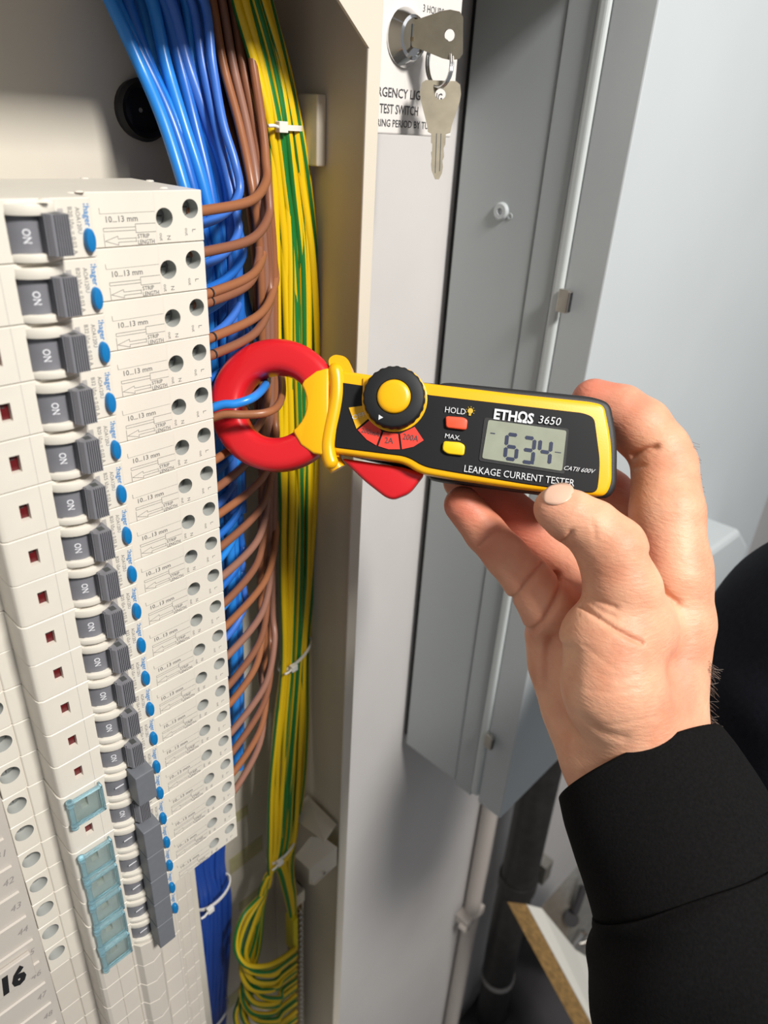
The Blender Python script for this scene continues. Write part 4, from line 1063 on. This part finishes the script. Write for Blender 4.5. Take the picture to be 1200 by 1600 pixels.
# thumb nail: small curved shell set into the thumb tip
def surf(px, py, d0=.24, d1=.34):
    ds = np.arange(d0, d1, .0004)
    for d in ds:
        p = CP(px, py, d); i_ = ((p-lo)/VX).astype(int)
        if (i_ < 0).any() or (i_ >= dims).any(): continue
        if res[tuple(i_)] < 0: return d
    return None
nl = MB(); nn = 9; rows = []
c0 = (872, 772); e1 = (24, -1.); e2 = (-5, 17)
pts = []
for a in range(nn):
    for c_ in range(nn):
        u, v = a/(nn-1)*2-1, c_/(nn-1)*2-1
        uu, vv = u*math.sqrt(1-v*v/2), v*math.sqrt(1-u*u/2)
        x, y = c0[0]+e1[0]*uu+e2[0]*vv, c0[1]+e1[1]*uu+e2[1]*vv
        d = surf(x, y); pts.append((x, y, d if d else None))
vd = [p for p in pts if p[2]]; md = sorted(p[2] for p in vd)[len(vd)//3]; vd = [p for p in vd if abs(p[2]-md) < .005]
fx = lambda x, y: [1, (x-c0[0])/20, (y-c0[1])/20, ((x-c0[0])/20)**2, ((y-c0[1])/20)**2, (x-c0[0])*(y-c0[1])/400]
co_, *_r = np.linalg.lstsq(np.array([fx(x, y) for x, y, d in vd]), np.array([d for x, y, d in vd]), rcond=None)
print('nail', len(vd), md, co_)
P_ = [(CP(x, y, float(np.dot(fx(x, y), co_))-.0010)-T)@A for x, y, d in pts]
nl.add([np.array(p)-np.array(ps.location) for p in P_], [(a*nn+c_, a*nn+c_+1, (a+1)*nn+c_+1, (a+1)*nn+c_) for a in range(nn-1) for c_ in range(nn-1)], NAIL)
o = nl.build('thumbnail', ps, smooth=60); tag(o, 'pale thumbnail'); sm = o.modifiers.new('s', 'SOLIDIFY'); sm.thickness = .0006; sm.offset = 0
# wrist hair
hb = MB()
for i in range(70):
    t = rnd.random(); x = 1106+rnd.uniform(-6, 2)-6*math.sin(t*3); y = 1035+t*105; d = .305+rnd.uniform(-.004, .004)
    l_ = rnd.uniform(8, 26)
    a0 = CP(x-4, y, d); a1 = CP(x+l_*.5, y+rnd.uniform(-2, 6), d-.001); a2 = CP(x+l_, y+rnd.uniform(0, 16), d-.001)
    hb.tube([(p-T)@A-np.array(ps.location) for p in spline([a0, a1, a2], 3)], .00007, HAIRM, 4, caps=False)
for i in range(14):
    y = rnd.uniform(690, 800); x = 1083+(y-690)*.12; a0 = CP(x-2, y, .322); a1 = CP(x+rnd.uniform(4, 12), y+rnd.uniform(0, 6), .321)
    hb.tube([(p-T)@A-np.array(ps.location) for p in (a0, a1)], .00006, HAIRM, 4, caps=False)
o = hb.build('arm_hair', ps); tag(o, kind='stuff')

# sleeve: lofted tube with folds, seen from the cuff down to the lower right
def loft(secs, m, name, nseg=72, thick=.0012, fold=1.0, label=None):
    rings = []
    n = len(secs); ctr = spline([CP(*s_[0]) for s_ in secs], 8); prm = spline([np.array([s_[1], s_[2], s_[3], s_[4] if len(s_) > 4 else 0]) for s_ in secs], 8)
    b_ = MB(); N_ = len(ctr)
    for i in range(N_):
        c_ = ctr[i]; rx, rz, tl, tz = prm[i]; ax = _n(ctr[min(i+1, N_-1)]-ctr[max(i-1, 0)])
        tlr = math.radians(tl); side = np.array([math.cos(tlr), math.sin(tlr), 0]); dep = _n(np.cross(side, _n(np.array([-side[1], side[0], .25])))); 
        dep = np.array([0, -tz, -1.]); dep = _n(dep-side*dep.dot(side)); 
        for k in range(nseg):
            a = 2*PI*k/nseg; s_ = i/(N_-1)
            f_ = 1+fold*(.012*math.sin(3*a+9*s_)+.010*math.sin(5*a-14*s_+1)+.008*math.sin(26*s_+2*a)*min(1, s_*6))
            p = c_+side*rx/F*c_[2]*math.cos(a)*f_+dep*rz*math.sin(a)*f_
            b_.v.append(tuple((p-T)@A-np.array(ps.location)))
    for i in range(N_-1):
        for k in range(nseg):
            b_.f.append((i*nseg+k, i*nseg+(k+1) % nseg, (i+1)*nseg+(k+1) % nseg, (i+1)*nseg+k)); b_.m.append(b_.mi(m))
    o_ = b_.build(name, ps, smooth=60); sm_ = o_.modifiers.new('t', 'SOLIDIFY'); sm_.thickness = .0018; sm_.offset = 1
    if label: tag(o_, label)
    return o_
# (centre px,py,depth), half width px, half depth m, tilt deg
loft([((1001, 1196, .302), 132, .027, -23, .85), ((1020, 1236, .297), 142, .029, -24, .8), ((1055, 1310, .290), 152, .033, -24, .6), ((1082, 1380, .283), 158, .037, -22, .45)], CLOTH, 'cuff', fold=.12, label='ribbed black cuff')
loft([((1082, 1376, .283), 164, .0385, -22, .45), ((1092, 1400, .281), 172, .040, -21, .42), ((1105, 1470, .277), 186, .044, -19, .3), ((1130, 1560, .271), 195, .047, -16), ((1160, 1680, .262), 205, .05, -14), ((1190, 1800, .255), 215, .052, -12)], CLOTH, 'sleeve', fold=1.8, label='black sweatshirt sleeve')
loft([((1350, 830, .44), 120, .05, -10), ((1335, 880, .44), 160, .08, -10), ((1305, 980, .44), 182, .09, -8), ((1292, 1080, .43), 186, .075, -5), ((1300, 1200, .425), 180, .06, 0), ((1310, 1320, .42), 165, .045, 0)], CLOTH2, 'jacket_body', fold=1.4, label='dark navy garment')
print('done')
